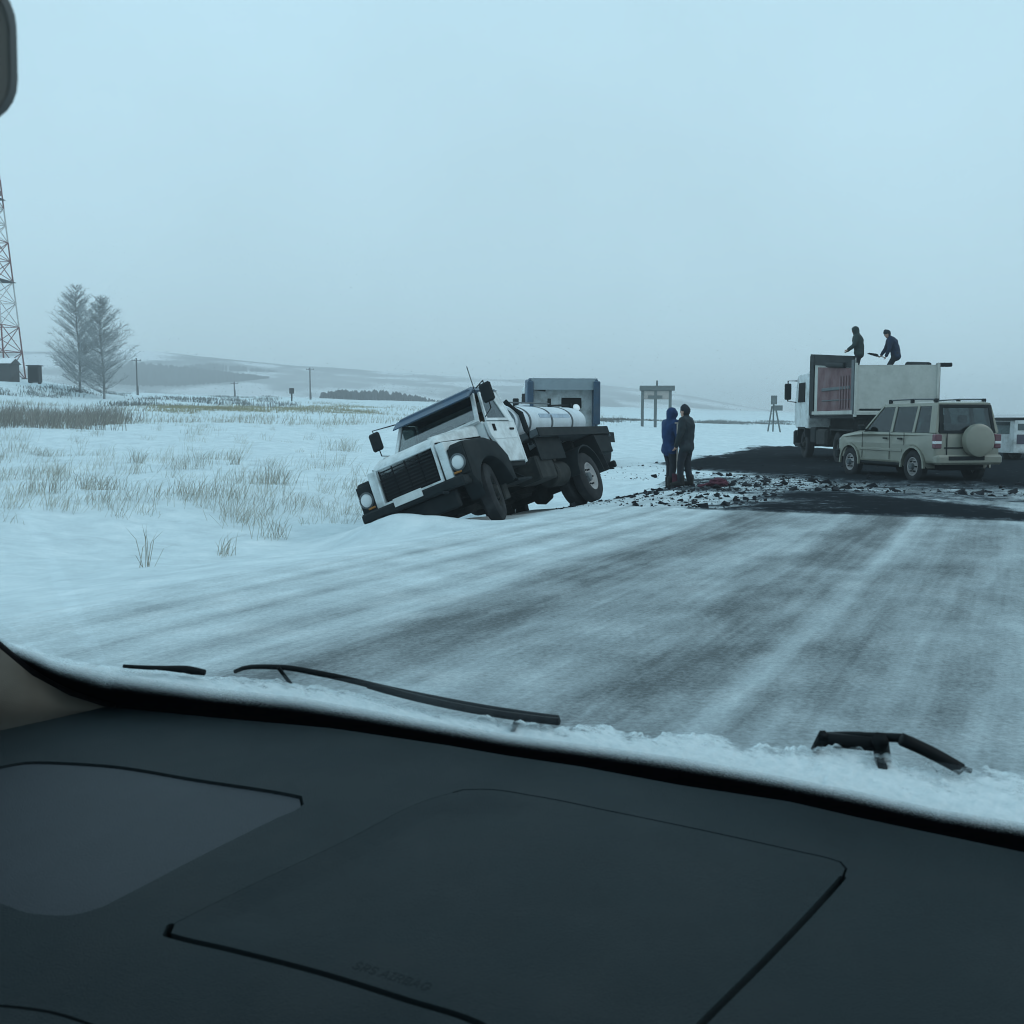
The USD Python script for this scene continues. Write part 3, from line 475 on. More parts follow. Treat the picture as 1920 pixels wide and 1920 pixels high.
# ------------------------------------------------------------------ tank truck, nose down in the ditch
TR = np.array([[-0.4336, 0.8395, -0.3274], [-0.9011, -0.4041, 0.1574], [-0.0002, 0.3633, 0.9317]]); TT = arr(-0.887, 16.784, -0.455)
mtx = Gf.Matrix4d(1.0)
for j in range(3): mtx.SetRow(j, Gf.Vec4d(*TR[:, j].tolist(), 0))
mtx.SetRow(3, Gf.Vec4d(*TT.tolist(), 1))
tk = thing('tank_truck', 'white cab tank truck with blue roof tilted into the roadside ditch', 'truck', matrix=mtx)
for y in (-.42, .42): obj('frame_rail', box(-5.15, .78, y - .04, y + .04, .62, .80), M['frame'], tk)
for x in (.5, -1.7, -3.0, -4.4, -5.1): obj('cross_member', box(x - .04, x + .04, -.38, .38, .64, .76), M['frame'], tk)
for x in (0, -3.77): obj('axle', [cyl((x, -.75, .47), (x, .75, .47), .07), lathe([(.001, -.2), (.14, -.16), (.2, 0), (.14, .16), (.001, .2)], (x, 0, .47), (0, 1, 0), 16)], M['frame'], tk)
for x in (0, -3.77):
    for y in (-.5, .5): obj('leaf_spring', [box(x - .62 + .1 * k, x + .62 - .1 * k, y - .035, y + .035, .60 - .025 * k, .622 - .025 * k) for k in range(4)], M['frame'], tk)
wheel(tk, (0, .83, .47), .475, .24, 1, .27, -.02, rim_mat='frame', steer=.30); wheel(tk, (0, -.83, .47), .475, .24, -1, .27, -.02, rim_mat='frame', steer=-.30)
obj('engine_sump', hull([(x, y, z) for x in (-.6, .6) for y, z in ((-.34, .85), (.34, .85), (-.2, .34), (.2, .34))]), M['frame'], tk)
obj('splash_guard', [box(-.75, -.55, s_ * .45, s_ * .80, .35, 1.0, .02) for s_ in (1, -1)], M['frame'], tk, kind='stuff')
for s_ in (1, -1): wheel(tk, (-3.77, .98 * s_, .47), .475, .24, s_, .27, -.09, dual=True)
# bumper, grille, hood, fenders
bp = obj('bumper', [box(.86, .98, -.97, .97, .63, .79, .03), box(.70, .90, -.97, -.83, .64, .78, .02), box(.70, .90, .83, .97, .64, .78, .02)], M['dark'], tk)
obj('skirt', [box(.76, .86, -.72, .72, .36, .63, .02), box(.3, .78, -.40, .40, .40, .46, .01)], M['dark'], tk)
obj('number_plate', box(.985, 1.0, -.30, .24, .70, .83, .004), M['plate'], tk)
for y in (-.62, .62): obj('tow_hook', tube([(.9, y, .62), (1.06, y, .62), (1.08, y + .05, .6), (1.02, y + .06, .6)], .022), M['dark'], tk, smooth=True)
gx = .80
obj('grille', box(.70, gx, -.52, .52, .85, 1.36), M['void'], tk)
for k in range(9): obj('grille_bar', box(gx - .02, gx + .008, -.515, .515, .875 + .054 * k, .895 + .054 * k), M['dark'], tk)
for k in range(5): obj('grille_bar', box(gx - .02, gx + .012, -.5 + .25 * k - .01, -.5 + .25 * k + .01, .86, 1.35), M['void'], tk)
gq = arr(gx + .03, -.575, .80), arr(gx + .03, .575, .80), arr(gx + .0, .575, 1.40), arr(gx + .0, -.575, 1.40)
obj('grille_frame', frame4(gq, .034, .05), M['white'], tk)
hood_poly = [(.80, 1.40), (.76, 1.47), (.60, 1.54), (.1, 1.60), (-.42, 1.665), (-.50, 1.60), (-.50, 1.2), (.80, 1.2)]
hd = prism(hood_poly, -.60, .60, .07); hv = np.array(hd.vertices); wdt = np.interp(hv[:, 0], [-.5, .8], [1.28, 1.0]); hv[:, 1] *= wdt; hd = trimesh.Trimesh(hv, hd.faces, process=False)
obj('hood', hd, M['white'], tk, smooth=40)
for y in (-.46, .46): obj('hood_rib', bar((.62, y * .95, 1.545), (-.40, y * 1.25, 1.672), .03, .02), M['white'], tk)
obj('hood_gap', [bar((.78, y, 1.40), (-.45, y * 1.26, 1.43), .02, .025) for y in (.606,)], M['void'], tk); obj('hood_gap', [bar((.78, -.606, 1.40), (-.45, -.606 * 1.26, 1.43), .02, .025)], M['void'], tk)
for s_ in (1, -1):
    ap = [(.80, .80), (.80, 1.38), (-.45, 1.43), (-.45, 1.0), (.3, .95), (.5, .80)]
    obj('side_panel', prism(ap, min(.585 * s_, .745 * s_), max(.585 * s_, .745 * s_), .03), M['white'], tk)
    # black fender: an arch over the wheel with a flat front that carries the lamp
    ang = np.radians(np.linspace(-8, 168, 14)); arc = np.stack([.56 * np.cos(ang), .47 + .54 * np.sin(ang)], 1); outer = [(-.70, .62), (-.66, 1.02), (-.40, 1.26), (.0, 1.34), (.70, 1.30), (.76, 1.22), (.76, .74), (.62, .60)]
    fp = np.vstack([outer, arc[np.argsort(arc[:, 0])[::-1]]]) if False else np.array(outer + [tuple(a) for a in arc])
    y0, y1 = sorted((.75 * s_, 1.05 * s_)); obj('fender', prism(fp, y0, y1, .05), M['dark'], tk, smooth=40)
    obj('lamp_panel', box(.755, .785, .752 * s_, 1.03 * s_, .80, 1.24, .01), M['dark'], tk)
    h = obj('headlight', lathe([(.13, 0), (.135, .03), (.115, .045), (.105, .03)], (.775, .885 * s_, 1.0), (1, 0, 0), 24), M['grey'], tk, smooth=40)
    obj('lens', lathe([(.11, .028), (.08, .05), (.04, .058), (.0005, .06)], (.775, .885 * s_, 1.0), (1, 0, 0), 24), M['lens'], h, smooth=True)
    obj('indicator', box(.78, .81, (.76 if s_ > 0 else -.90), (.90 if s_ > 0 else -.76), .84, .875, .01), M['amber'], tk)
    # cab: sill, door with window, handle and mirror
    dpoly = [(-.78, .93), (-1.42, .93), (-1.45, 1.63), (-.45, 1.63), (-.47, 1.40), (-.72, 1.10)]
    y0, y1 = sorted((.90 * s_, .965 * s_)); dr = obj('door', prism(dpoly, y0, y1, .02), M['white'], tk, smooth=40)
    obj('handle', box(-1.34, -1.20, .965 * s_, .99 * s_, 1.47, 1.505, .006), M['void'], dr); obj('crease', bar((-.55, .967 * s_, 1.33), (-1.43, .967 * s_, 1.33), .012, .012), M['white'], dr)
    wq = np.array([(-.52, .925 * s_, 1.65), (-1.34, .925 * s_, 1.65), (-1.28, .80 * s_, 2.20), (-.84, .80 * s_, 2.20)])
    obj('window_frame', frame4(wq, .05, .035), M['white'], dr); obj('window', plate(inset_quad(wq, .05), .006), M['pane'], dr, smooth=False)
    obj('badge', box(-.70, -.60, .966 * s_, .974 * s_, 1.46, 1.58, .003), M['void'], dr)
    obj('mirror_arm', tube([(-.55, .93 * s_, 1.72), (-.45, 1.12 * s_, 1.80), (-.45, 1.14 * s_, 2.26), (-.75, .84 * s_, 2.26)], .011), M['dark'], tk, smooth=True)
    mb = obj('mirror', box(-.49, -.42, 1.03 * s_, 1.25 * s_, 1.90, 2.22, .03), M['dark'], tk); obj('mirror_glass', plate([(-.493, (1.06) * s_, 1.93), (-.493, 1.22 * s_, 1.93), (-.493, 1.22 * s_, 2.19), (-.493, 1.06 * s_, 2.19)], .002), M['chrome'], mb, smooth=False)
    obj('step', box(-1.35, -.80, .70 * s_, 1.0 * s_, .58, .62, .008), M['dark'], tk); obj('step_bracket', [bar((x, .72 * s_, .8), (x, .95 * s_, .6), .03) for x in (-1.25, -.9)], M['dark'], tk, kind='stuff')
obj('cab_floor', box(-1.5, -.45, -.9, .9, .86, .93), M['dark'], tk)
obj('cab_rear_wall', [box(-1.58, -1.50, -.93, .93, .90, 1.70, .02), hull([(x, y, z) for x in (-1.55, -1.50) for y, z in ((-.92, 1.70), (.92, 1.70), (-.80, 2.28), (.80, 2.28))])], M['white'], tk)
obj('cab_rear_post', hull([(x, y, z) for s_ in (1,) for x, z, w_ in ((-1.36, 1.64, .93), (-1.55, 1.64, .93), (-1.30, 2.24, .80), (-1.55, 2.24, .80)) for y in (w_ * s_, (w_ - .06) * s_)]), M['white'], tk)
obj('cab_rear_post', hull([(x, -y, z) for x, z, w_ in ((-1.36, 1.64, .93), (-1.55, 1.64, .93), (-1.30, 2.24, .80), (-1.55, 2.24, .80)) for y in (w_, w_ - .06)]), M['white'], tk)
ws = np.array([(-.40, -.86, 1.655), (-.40, .86, 1.655), (-.76, .76, 2.22), (-.76, -.76, 2.22)])
obj('windscreen_frame', frame4(ws, .06, .05), M['white'], tk); obj('windscreen', plate(inset_quad(ws, .06), .006), glass('hazed_glass', (.55, .58, .56), .9, .15), tk, smooth=False)
obj('firewall', box(-.55, -.47, -.88, .88, 1.0, 1.66, .02), M['white'], tk)
obj('roof', hull([(x, y, z) for x, y, z in [(-.66, -.74, 2.17), (-.66, .74, 2.17), (-.72, -.80, 2.24), (-.72, .80, 2.24), (-1.56, -.82, 2.24), (-1.56, .82, 2.24), (-.95, -.66, 2.36), (-.95, .66, 2.36), (-1.5, -.66, 2.36), (-1.5, .66, 2.36), (-.70, -.70, 2.29), (-.70, .70, 2.29)]]), M['blue'], tk, smooth=25)
obj('sun_visor', plate([(-.50, -.78, 2.13), (-.50, .78, 2.13), (-.74, .80, 2.27), (-.74, -.80, 2.27)], .02), M['blue'], tk)
obj('dashboard', box(-.72, -.48, -.85, .85, 1.45, 1.70, .05), M['brown'], tk); obj('cab_ceiling', box(-1.5, -.85, -.72, .72, 2.18, 2.2), M['brown'], tk)
for y in (.45, -.40): obj('seat', [box(-1.4, -.95, y - .26, y + .26, 1.2, 1.4, .05), box(-1.48, -1.34, y - .26, y + .26, 1.35, 1.98, .05)], M['brown'], tk)
obj('steering_wheel', tube([arr(-.84, .45, 1.62) + .22 * (math.cos(q) * arr(0, 1, 0) + math.sin(q) * arr(-.5, 0, .86)) for q in np.linspace(0, 2 * math.pi, 25)], .014), M['void'], tk, smooth=True)
for y in (-.35, .35): obj('wiper', bar((-.405, y - .3, 1.69), (-.44, y + .25, 1.73), .014), M['void'], tk)
obj('antenna', tube([(-.62, .86, 2.1), (-.60, .88, 2.62)], .008, 6), M['dark'], tk)
# tank, its cradle and the deck around it
th = np.linspace(0, 2 * np.pi, 49)[:-1]; ell = np.stack([.93 * np.cos(th), 1.70 + .46 * np.sin(th)], 1)
stations = [(-1.82, .05), (-1.80, .62), (-1.76, .86), (-1.70, .97), (-1.64, 1.0), (-4.90, 1.0), (-4.96, .97), (-5.02, .86), (-5.06, .62), (-5.08, .05)]
tv = np.vstack([np.column_stack([np.full(48, x), ell[:, 0] * k, 1.70 + (ell[:, 1] - 1.70) * k]) for x, k in stations]); tf = [[i * 48 + j, (i + 1) * 48 + j, (i + 1) * 48 + (j + 1) % 48] for i in range(9) for j in range(48)] + [[i * 48 + j, (i + 1) * 48 + (j + 1) % 48, i * 48 + (j + 1) % 48] for i in range(9) for j in range(48)]
tg = trimesh.Trimesh(tv, np.array(tf), process=False)
if tg.volume < 0: tg.invert()
tank = obj('tank', tg, M['tank'], tk, smooth=40)
for x in (-2.25, -3.22, -4.2):
    ring = [np.vstack([np.column_stack([np.full(48, x + dx), ell[:, 0] * k, 1.70 + (ell[:, 1] - 1.70) * k]) for dx, k in ((-.03, 1.003), (-.03, 1.014), (.03, 1.014), (.03, 1.003))])]
    rf = [[i * 48 + j, (i + 1) * 48 + j, (i + 1) * 48 + (j + 1) % 48] for i in range(3) for j in range(48)] + [[i * 48 + j, (i + 1) * 48 + (j + 1) % 48, i * 48 + (j + 1) % 48] for i in range(3) for j in range(48)]
    obj('band', trimesh.Trimesh(ring[0], np.array(rf), process=False), M['grey'], tank, smooth=40)
obj('stripe', [hull([(x, y, z) for x in (-2.7, -4.1) for y, z in ((.935, 1.70), (.935, 1.78), (.92, 1.70), (.92, 1.78))])], mat('faded_blue_letter_band', (.30, .38, .46), .5, .3, scale=4), tank)
for x in (-2.5, -3.9): obj('hatch', [cyl((x, 0, 2.1), (x, 0, 2.22), .26), cyl((x, 0, 2.22), (x, 0, 2.26), .29), bar((x - .3, 0, 2.27), (x + .3, 0, 2.27), .04)], M['tank'], tank)
obj('catwalk_rail', [tube([(-1.9, y, 2.05), (-1.9, y, 2.2), (-4.6, y, 2.2), (-4.6, y, 2.05)], .015) for y in (.42,)], M['grey'], tank, smooth=True)
for x in (-2.2, -3.2, -4.3): obj('cradle', box(x - .06, x + .06, -.72, .72, .80, 1.32), M['frame'], tk)
for s_ in (1, -1):
    y0, y1 = sorted((.70 * s_, 1.16 * s_)); obj('deck', box(-5.30, -1.85, y0, y1, 1.30, 1.42, .012), M['grey'], tk)
    obj('deck_edge', box(-5.30, -1.85, 1.16 * s_ - .012, 1.16 * s_ + .012, 1.27, 1.43, .004), M['dark'], tk)
    obj('side_skirt', box(-3.02, -1.9, 1.02 * s_ - .01, 1.02 * s_ + .01, .88, 1.29, .004), M['dark'], tk)
    y0, y1 = sorted((.52 * s_, 1.0 * s_)); obj('tool_box', box(-2.45, -1.75, y0, y1, .55, .98, .03), M['frame'], tk); obj('fuel_tank', lathe([(.001, 0), (.2, .0), (.23, .03), (.23, .52), (.2, .55), (.001, .55)], (-3.08, .78 * s_, .66), (1, 0, 0), 24), M['frame'], tk, smooth=40)
    ang = np.radians(np.linspace(5, 175, 13)); arc = [(-3.77 + .60 * math.cos(a), .47 + .58 * math.sin(a)) for a in ang]; arc2 = [(-3.77 + .63 * math.cos(a), .47 + .61 * math.sin(a)) for a in ang[::-1]]
    y0, y1 = sorted((.70 * s_, 1.14 * s_)); obj('mudguard', prism(arc + arc2, y0, y1, .006), M['dark'], tk, smooth=40)
    obj('mud_flap', hull([(x, y, z) for x, z in ((-4.40, 1.28), (-4.42, 1.28), (-4.62, .55), (-4.64, .55)) for y in (.68 * s_, 1.16 * s_)]), M['black'], tk)
    obj('rear_side_box', box(-5.28, -4.50, 1.13 * s_, .45 * s_, .90, 1.28, .02), M['dark'], tk)
obj('deck_end', box(-5.34, -5.30, -1.16, 1.16, 1.22, 1.43, .008), M['grey'], tk); obj('pump_cabinet', box(-5.28, -4.86, -.60, .60, .80, 1.60, .03), M['dark'], tk)
obj('rear_bumper', box(-5.42, -5.34, -1.05, 1.05, .60, .74, .02), M['dark'], tk)
for y in (-.85, .85): obj('tail_light', box(-5.40, -5.345, y - .15, y + .15, .95, 1.08, .01), M['rlight'], tk)
obj('rear_post', [box(-5.16, -5.10, .60, .66, 1.42, 2.12), bar((-5.13, .63, 2.1), (-4.6, .40, 2.16), .03), box(-5.24, -5.08, .50, .74, 1.84, 1.90)], M['dark'], tk)
wl = obj('work_lamp', lathe([(.001, -.06), (.06, -.05), (.085, 0), (.09, .02), (.08, .03)], (-5.08, .75, 1.98), (.6, .75, .1), 18), M['dark'], tk, smooth=40); obj('lens', lathe([(.08, .022), (.05, .035), (.0005, .04)], (-5.08, .75, 1.98), (.6, .75, .1), 18), mat('bright_lens', (.85, .87, .88), .1, .02), wl, smooth=True)
obj('hose', tube([(-1.75, .80, 2.05), (-1.80, .99, 1.75), (-1.78, 1.0, 1.45), (-1.9, .95, 1.2)], .05, 10), M['dark'], tk, smooth=True)
obj('exhaust', tube([(-.5, -.3, .55), (-1.6, -.3, .5), (-3.0, -.3, .5)], .05, 10), M['frame'], tk, smooth=True)

# ------------------------------------------------------------------ beige off-road car
def heading(bearing_deg): return math.pi / 2 - math.radians(bearing_deg)
B = -12.0; ca, sa_ = math.cos(math.radians(B)), math.sin(math.radians(B))
rw = arr(9.31, 24.2)                                   # where the rear wheel on its left stands
o2 = rw + arr(sa_, ca) * 1.38 + arr(ca, -sa_) * .74
suv = thing('offroad_car', 'beige five door off-road car with spare wheel cover and roof rails', 'car', (o2[0], o2[1], -.015), heading(B))
hw = .84
def arch(cx, r, z0, n=10): return [(cx + r * math.cos(q), .37 + r * math.sin(q)) for q in np.linspace(math.pi * 1.02, -math.pi * .02, n)]
low = [(-2.18, .46)] + [(-1.83, .44)] + arch(-1.38, .445, 0) + [(-.9, .40), (.9, .40)] + arch(1.38, .445, 0) + [(1.86, .46), (2.10, .50), (2.17, .62), (2.16, .86), (2.10, .98), (1.95, 1.06), (1.30, 1.12), (.78, 1.16), (-2.16, 1.16), (-2.21, 1.02), (-2.22, .60)]
bd = prism(low, -hw, hw, .07); v = np.array(bd.vertices); kx = np.interp(v[:, 0], [-2.3, -1.9, 1.2, 2.2], [.965, 1, 1, .86]); v[:, 1] *= kx * np.interp(v[:, 2], [.4, .75, 1.0, 1.2], [.97, 1.0, 1.0, .965]); obj('body', trimesh.Trimesh(v, bd.faces, process=False), M['beige'], suv, smooth=35)
obj('bonnet', prism([(.80, 1.15), (1.30, 1.12), (1.90, 1.05), (1.92, 1.07), (1.3, 1.155), (.80, 1.195)], -.68, .68, .02), M['beige'], suv, smooth=35)
bl = {'fl': (.78, .80, 1.15), 'fr': (.78, -.80, 1.15), 'rl': (-2.15, .80, 1.15), 'rr': (-2.15, -.80, 1.15)}; tp = {'fl': (.12, .68, 1.76), 'fr': (.12, -.68, 1.76), 'rl': (-2.04, .67, 1.77), 'rr': (-2.04, -.67, 1.77)}
B_, T_ = {k: arr(*q) for k, q in bl.items()}, {k: arr(*q) for k, q in tp.items()}
obj('roof', hull([q + d for k, q in T_.items() for d in (arr(0, 0, -.02), arr(0, -np.sign(q[1]) * .02, .05), arr(-np.sign(q[0] + 1) * .12, -np.sign(q[1]) * .14, .085))]), M['beige'], suv, smooth=25)
def pillar(pb, pt, w, d=.07, name='pillar', m_='beige'):
    s_ = np.sign(pb[1]); obj(name, hull([q + arr(dx, -s_ * dy, 0) for q in (pb, pt) for dx in (-w / 2, w / 2) for dy in (0, d)]), M[m_], suv)
for s_, a, c in ((1, 'fl', 'rl'), (-1, 'fr', 'rr')):
    at_ = lambda k, z: lerp(lerp(B_[a], B_[c], k), lerp(T_[a], T_[c], k), z)
    pillar(B_[a] + arr(.03, 0, 0), T_[a], .07)
    for xb, wd in ((-.42, .10), (-1.32, .09)): k = (.78 - xb) / 2.93; kt = (.12 - xb + .02) / 2.16; pillar(lerp(B_[a], B_[c], k), lerp(T_[a], T_[c], kt), wd)
    pillar(B_[c] + arr(.09, 0, 0), T_[c] + arr(.10, 0, 0), .22)
    xs = [(.70, .07), (-.37, -.38), (-.47, -.46), (-1.27, -1.26), (-1.37, -1.34), (-1.98, -1.84)]
    for i in (0, 2, 4):
        (b0, t0), (b1, t1) = xs[i], xs[i + 1]; q = [arr(b0, B_[a][1], 1.15), arr(b1, B_[a][1], 1.15), arr(t1, T_[a][1], 1.755), arr(t0, T_[a][1], 1.755)]
        obj('side_window', plate([p - arr(0, s_ * .02, 0) for p in q], .006), M['pane'], suv, smooth=False)
    for xd in (.80, -.42, -1.02): obj('door_seam', box(xd - .006, xd + .006, s_ * (hw - .006), s_ * (hw + .003), .50 if xd > -1 else .85, 1.14), M['void'], suv)
    for xh in (-.24, -.86): obj('door_handle', box(xh - .09, xh + .09, s_ * (hw - .01), s_ * (hw + .025), .98, 1.02, .008), M['dark'], suv)
    obj('side_strip', box(-.95, .92, s_ * (hw - .01), s_ * (hw + .012), .70, .76, .006), M['beige'], suv); obj('sill', box(-.9, .9, s_ * .72, s_ * .82, .36, .44, .02), M['dark'], suv)
    rr = obj('roof_rail', tube([(.0, .60 * s_, 1.84), (-.06, .60 * s_, 1.90), (-1.0, .59 * s_, 1.915), (-1.86, .59 * s_, 1.90), (-1.94, .59 * s_, 1.84)], .017), M['grey'], suv, smooth=True); obj('rail_foot', [box(x - .05, x + .05, .57 * s_, .63 * s_, 1.82, 1.92, .01) for x in (-.05, -.95, -1.88)], M['dark'], rr, kind='stuff')
    mb = obj('wing_mirror', box(.62, .72, s_ * .86, s_ * 1.04, 1.17, 1.32, .03), M['dark'], suv); obj('arm', bar((.68, s_ * .78, 1.18), (.68, s_ * .9, 1.22), .04), M['dark'], mb)
    tl = obj('tail_light', box(-2.235, -2.10, s_ * .66, s_ * .835, .80, 1.12, .02), M['rlight'], suv); obj('white_lens', box(-2.24, -2.12, s_ * .67, s_ * .838, .90, .97, .01), M['lens'], tl); obj('reflector', box(-2.26, -2.22, s_ * .62, s_ * .78, .56, .61, .008), M['rlight'], suv)
    obj('headlight', box(2.02, 2.14, s_ * .48, s_ * .72, .82, .98, .03), M['lens'], suv); obj('arch_trim', [bar(arr(p[0], s_ * (hw + .004), p[1]), arr(q[0], s_ * (hw + .004), q[1]), .05, .05) for cx in (-1.38, 1.38) for p, q in zip(arch(cx, .455, 0)[:-1], arch(cx, .455, 0)[1:])], M['beige'], suv, kind='stuff')
    for cx in (-1.38, 1.38): wheel(suv, (cx, s_ * .74, .37), .37, .22, s_, .215, -.01)
obj('windscreen', plate([lerp(B_['fl'], T_['fl'], .03) - arr(0, .03, 0), lerp(B_['fr'], T_['fr'], .03) + arr(0, .03, 0), T_['fr'] + arr(0, .03, 0), T_['fl'] - arr(0, .03, 0)], .006), M['pane'], suv, smooth=False)
obj('rear_window', plate([(-2.185, .60, 1.20), (-2.185, -.60, 1.20), (-2.085, -.56, 1.70), (-2.085, .56, 1.70)], .006), M['pane'], suv, smooth=False)
obj('rear_window_frame', frame4([(-2.18, .70, 1.14), (-2.18, -.70, 1.14), (-2.06, -.64, 1.78), (-2.06, .64, 1.78)], .075, .03), M['dark'], suv)
obj('tailgate_trim', [box(-2.235, -2.215, -.50, .60, .80, .83, .004), box(-2.235, -2.215, .53, .545, .62, 1.14)], M['dark'], suv, kind='stuff')
obj('spare_wheel', lathe([(.001, -.12), (.33, -.12), (.37, -.09), (.375, -.02), (.36, .05), (.30, .085), (.10, .10), (.0005, .10)], (-2.36, -.17, .98), (-1, 0, 0), 40), M['beige'], suv, smooth=40, label='round beige cover over the spare wheel')
obj('spare_bracket', [box(-2.30, -2.2, -.30, -.04, .85, 1.1), bar((-2.25, -.6, .8), (-2.28, -.2, .85), .04)], M['dark'], suv)
obj('rear_bumper', box(-2.33, -2.10, -.82, .82, .44, .66, .05), M['beige'], suv); obj('bumper_pad', box(-2.345, -2.30, -.35, .55, .54, .63, .01), M['dark'], suv); obj('front_bumper', box(2.05, 2.26, -.78, .78, .44, .70, .05), M['dark'], suv)
obj('grille', box(2.12, 2.18, -.42, .42, .78, .97, .01), M['void'], suv)
obj('underbody', box(-2.05, 2.0, -.55, .55, .30, .44, .03), M['void'], suv); obj('exhaust', tube([(-1.2, -.3, .36), (-2.2, -.35, .36), (-2.32, -.35, .34)], .03), M['frame'], suv, smooth=True)
for x in (-1.38, 1.38): obj('axle', cyl((x, -.68, .36), (x, .68, .36), .05), M['frame'], suv)
for x, n in ((.05, 2), (-.85, 3)):
    for y in ((.36, -.36) if n == 2 else (.42, 0, -.42)): obj('seat', [box(x - .5, x, y - .22, y + .22, .75, .92, .04), box(x - .58, x - .44, y - .22, y + .22, .85, 1.35, .05), box(x - .58, x - .48, y - .12, y + .12, 1.36, 1.55, .04)], M['seat'], suv)
obj('cabin_lining', box(-2.0, .9, -.74, .74, .50, .74), M['seat'], suv); obj('dashboard', box(.45, .85, -.72, .72, .98, 1.18, .05), M['seat'], suv)

# ------------------------------------------------------------------ dump truck on the coal
B = 2.0; dh = arr(math.sin(math.radians(B)), math.cos(math.radians(B))); dl = arr(-dh[1], dh[0])
p_rl = at(1599, 860, 31.8)[:2]; o3 = p_rl - dl * 1.25
dt = thing('dump_truck', 'dump truck with pale tailgate and faded red side standing behind the off-road car', 'truck', (o3[0], o3[1], 0), heading(B))
obj('tailgate', prism([(-.0, 1.56), (.06, 1.56), (.06, 3.06), (-.0, 3.06)], -1.25, 1.25, .015), M['dull_white'], dt)
for y in (-1.22, 1.22): obj('tailgate_post', box(-.03, .10, y - .04, y + .04, 1.5, 3.12, .01), M['dull_white'], dt)
obj('tailgate_rail', box(-.05, .0, -1.2, 1.2, 1.56, 1.68, .015), M['dull_white'], dt); obj('tailgate_shadow_gap', box(-.04, .02, -1.15, 1.1, 1.70, 1.75, .004), M['dark'], dt)
for s_ in (1, -1):
    y0, y1 = sorted((1.20 * s_, 1.245 * s_))
    obj('side_wall', prism([(.10, 1.56), (5.35, 1.56), (5.35, 3.66 if s_ > 0 else 2.9), (.10, 3.28 if s_ > 0 else 3.05)], y0, y1, .01), M['dull_white'], dt)
    def strip(name, a, b, w, z=.0, mt_='dark', th_=.05): obj(name, bar((a[0], s_ * (1.25 + z), a[1]), (b[0], s_ * (1.25 + z), b[1]), th_, w) if abs(a[0] - b[0]) < .01 else hull([(x, s_ * (1.25 + z + dy), zz + dz) for x, zz in (a, b) for dy in (-.02, .03) for dz in (-w / 2, w / 2)]), M[mt_], dt)
    strip('top_board', (.10, 3.15 if s_ > 0 else 2.95), (5.35, 3.52 if s_ > 0 else 2.8), .36 if s_ > 0 else .2); obj('front_post', box(4.85, 5.40, s_ * 1.24, s_ * 1.29, 1.56, 3.66 if s_ > 0 else 2.9, .01), M['dark'], dt)
    obj('rear_post', box(.02, .28, s_ * 1.24, s_ * 1.29, 1.6, 3.22 if s_ > 0 else 3.05, .01), M['grey'], dt); obj('sill_rail', box(.1, 4.95, s_ * 1.24, s_ * 1.30, 1.58, 1.70, .01), M['dull_white'], dt)
    obj('red_panel', plate([(.32, s_ * 1.262, 1.68), (4.35, s_ * 1.262, 1.68), (4.35, s_ * 1.262, 3.2), (.32, s_ * 1.262, 2.98)], .02), M['redpanel'], dt, smooth=False)
    for x in (.55, .85, 1.15, 1.45): obj('rib', box(x - .04, x + .04, s_ * 1.27, s_ * 1.31, 1.76, 2.78, .01), M['rib'], dt)
    obj('rail', box(.4, 3.7, s_ * 1.268, s_ * 1.30, 2.36, 2.46, .01), M['grey'], dt); obj('rail', box(.4, 3.7, s_ * 1.268, s_ * 1.29, 2.02, 2.06, .01), M['grey'], dt)
    obj('tarp_roll', tube([(1.0, s_ * 1.28, 3.10), (3.0, s_ * 1.30, 3.22), (.4, s_ * 1.28, 3.02)][:2], .09), M['dark'], dt, smooth=True)
    for x in (.95, 2.30, 6.7): wheel(dt, (x, s_ * .98, .52), .52, .28, s_, .29, -.08 if x < 5 else -.02, dual=x < 5, rim_mat='frame')
    obj('mudguard', prism([(.30, .9), (.36, 1.12), (2.9, 1.12), (2.96, .9), (2.9, .9), (2.84, 1.06), (.42, 1.06), (.36, .9)], *sorted((.66 * s_, 1.18 * s_)), .01), M['dark'], dt)
    obj('fuel_tank', box(3.6, 4.9, *sorted((.60 * s_, 1.16 * s_)), .50, 1.10, .08), M['frame'], dt); obj('toolbox', box(5.0, 5.7, *sorted((.62 * s_, 1.15 * s_)), .6, 1.15, .04), M['dark'], dt)
    mq = obj('cab_mirror', box(7.55, 7.65, *sorted((1.42 * s_, 1.66 * s_)), 2.15, 2.75, .03), M['dark'], dt); obj('arm', [tube([(7.6, 1.2 * s_, 2.85), (7.6, 1.54 * s_, 2.85), (7.6, 1.54 * s_, 2.1), (7.6, 1.2 * s_, 2.05)], .025)], M['dark'], mq, smooth=True)
    wq = [(6.25, s_ * 1.232, 2.05), (7.25, s_ * 1.232, 2.05), (7.15, s_ * 1.232, 2.75), (6.25, s_ * 1.232, 2.75)]; obj('cab_window', plate(wq, .02), M['void'], dt, smooth=False)
    obj('cab_step', box(6.9, 7.7, *sorted((1.0 * s_, 1.22 * s_)), .42, .55, .02), M['dark'], dt); obj('wheel_arch', prism([(6.05, .8), (6.2, 1.15), (7.2, 1.15), (7.35, .8), (7.25, .8), (7.12, 1.08), (6.28, 1.08), (6.15, .8)], *sorted((.8 * s_, 1.235 * s_)), .01), M['dark'], dt)
    obj('tail_light', box(-.12, -.06, *sorted((.75 * s_, 1.15 * s_)), .95, 1.08, .01), M['rlight'], dt)
obj('front_wall', box(5.35, 5.42, -1.25, 1.25, 1.5, 2.92, .01), M['dark'], dt); obj('floor', box(.05, 5.4, -1.24, 1.24, 1.46, 1.56), M['dark'], dt)
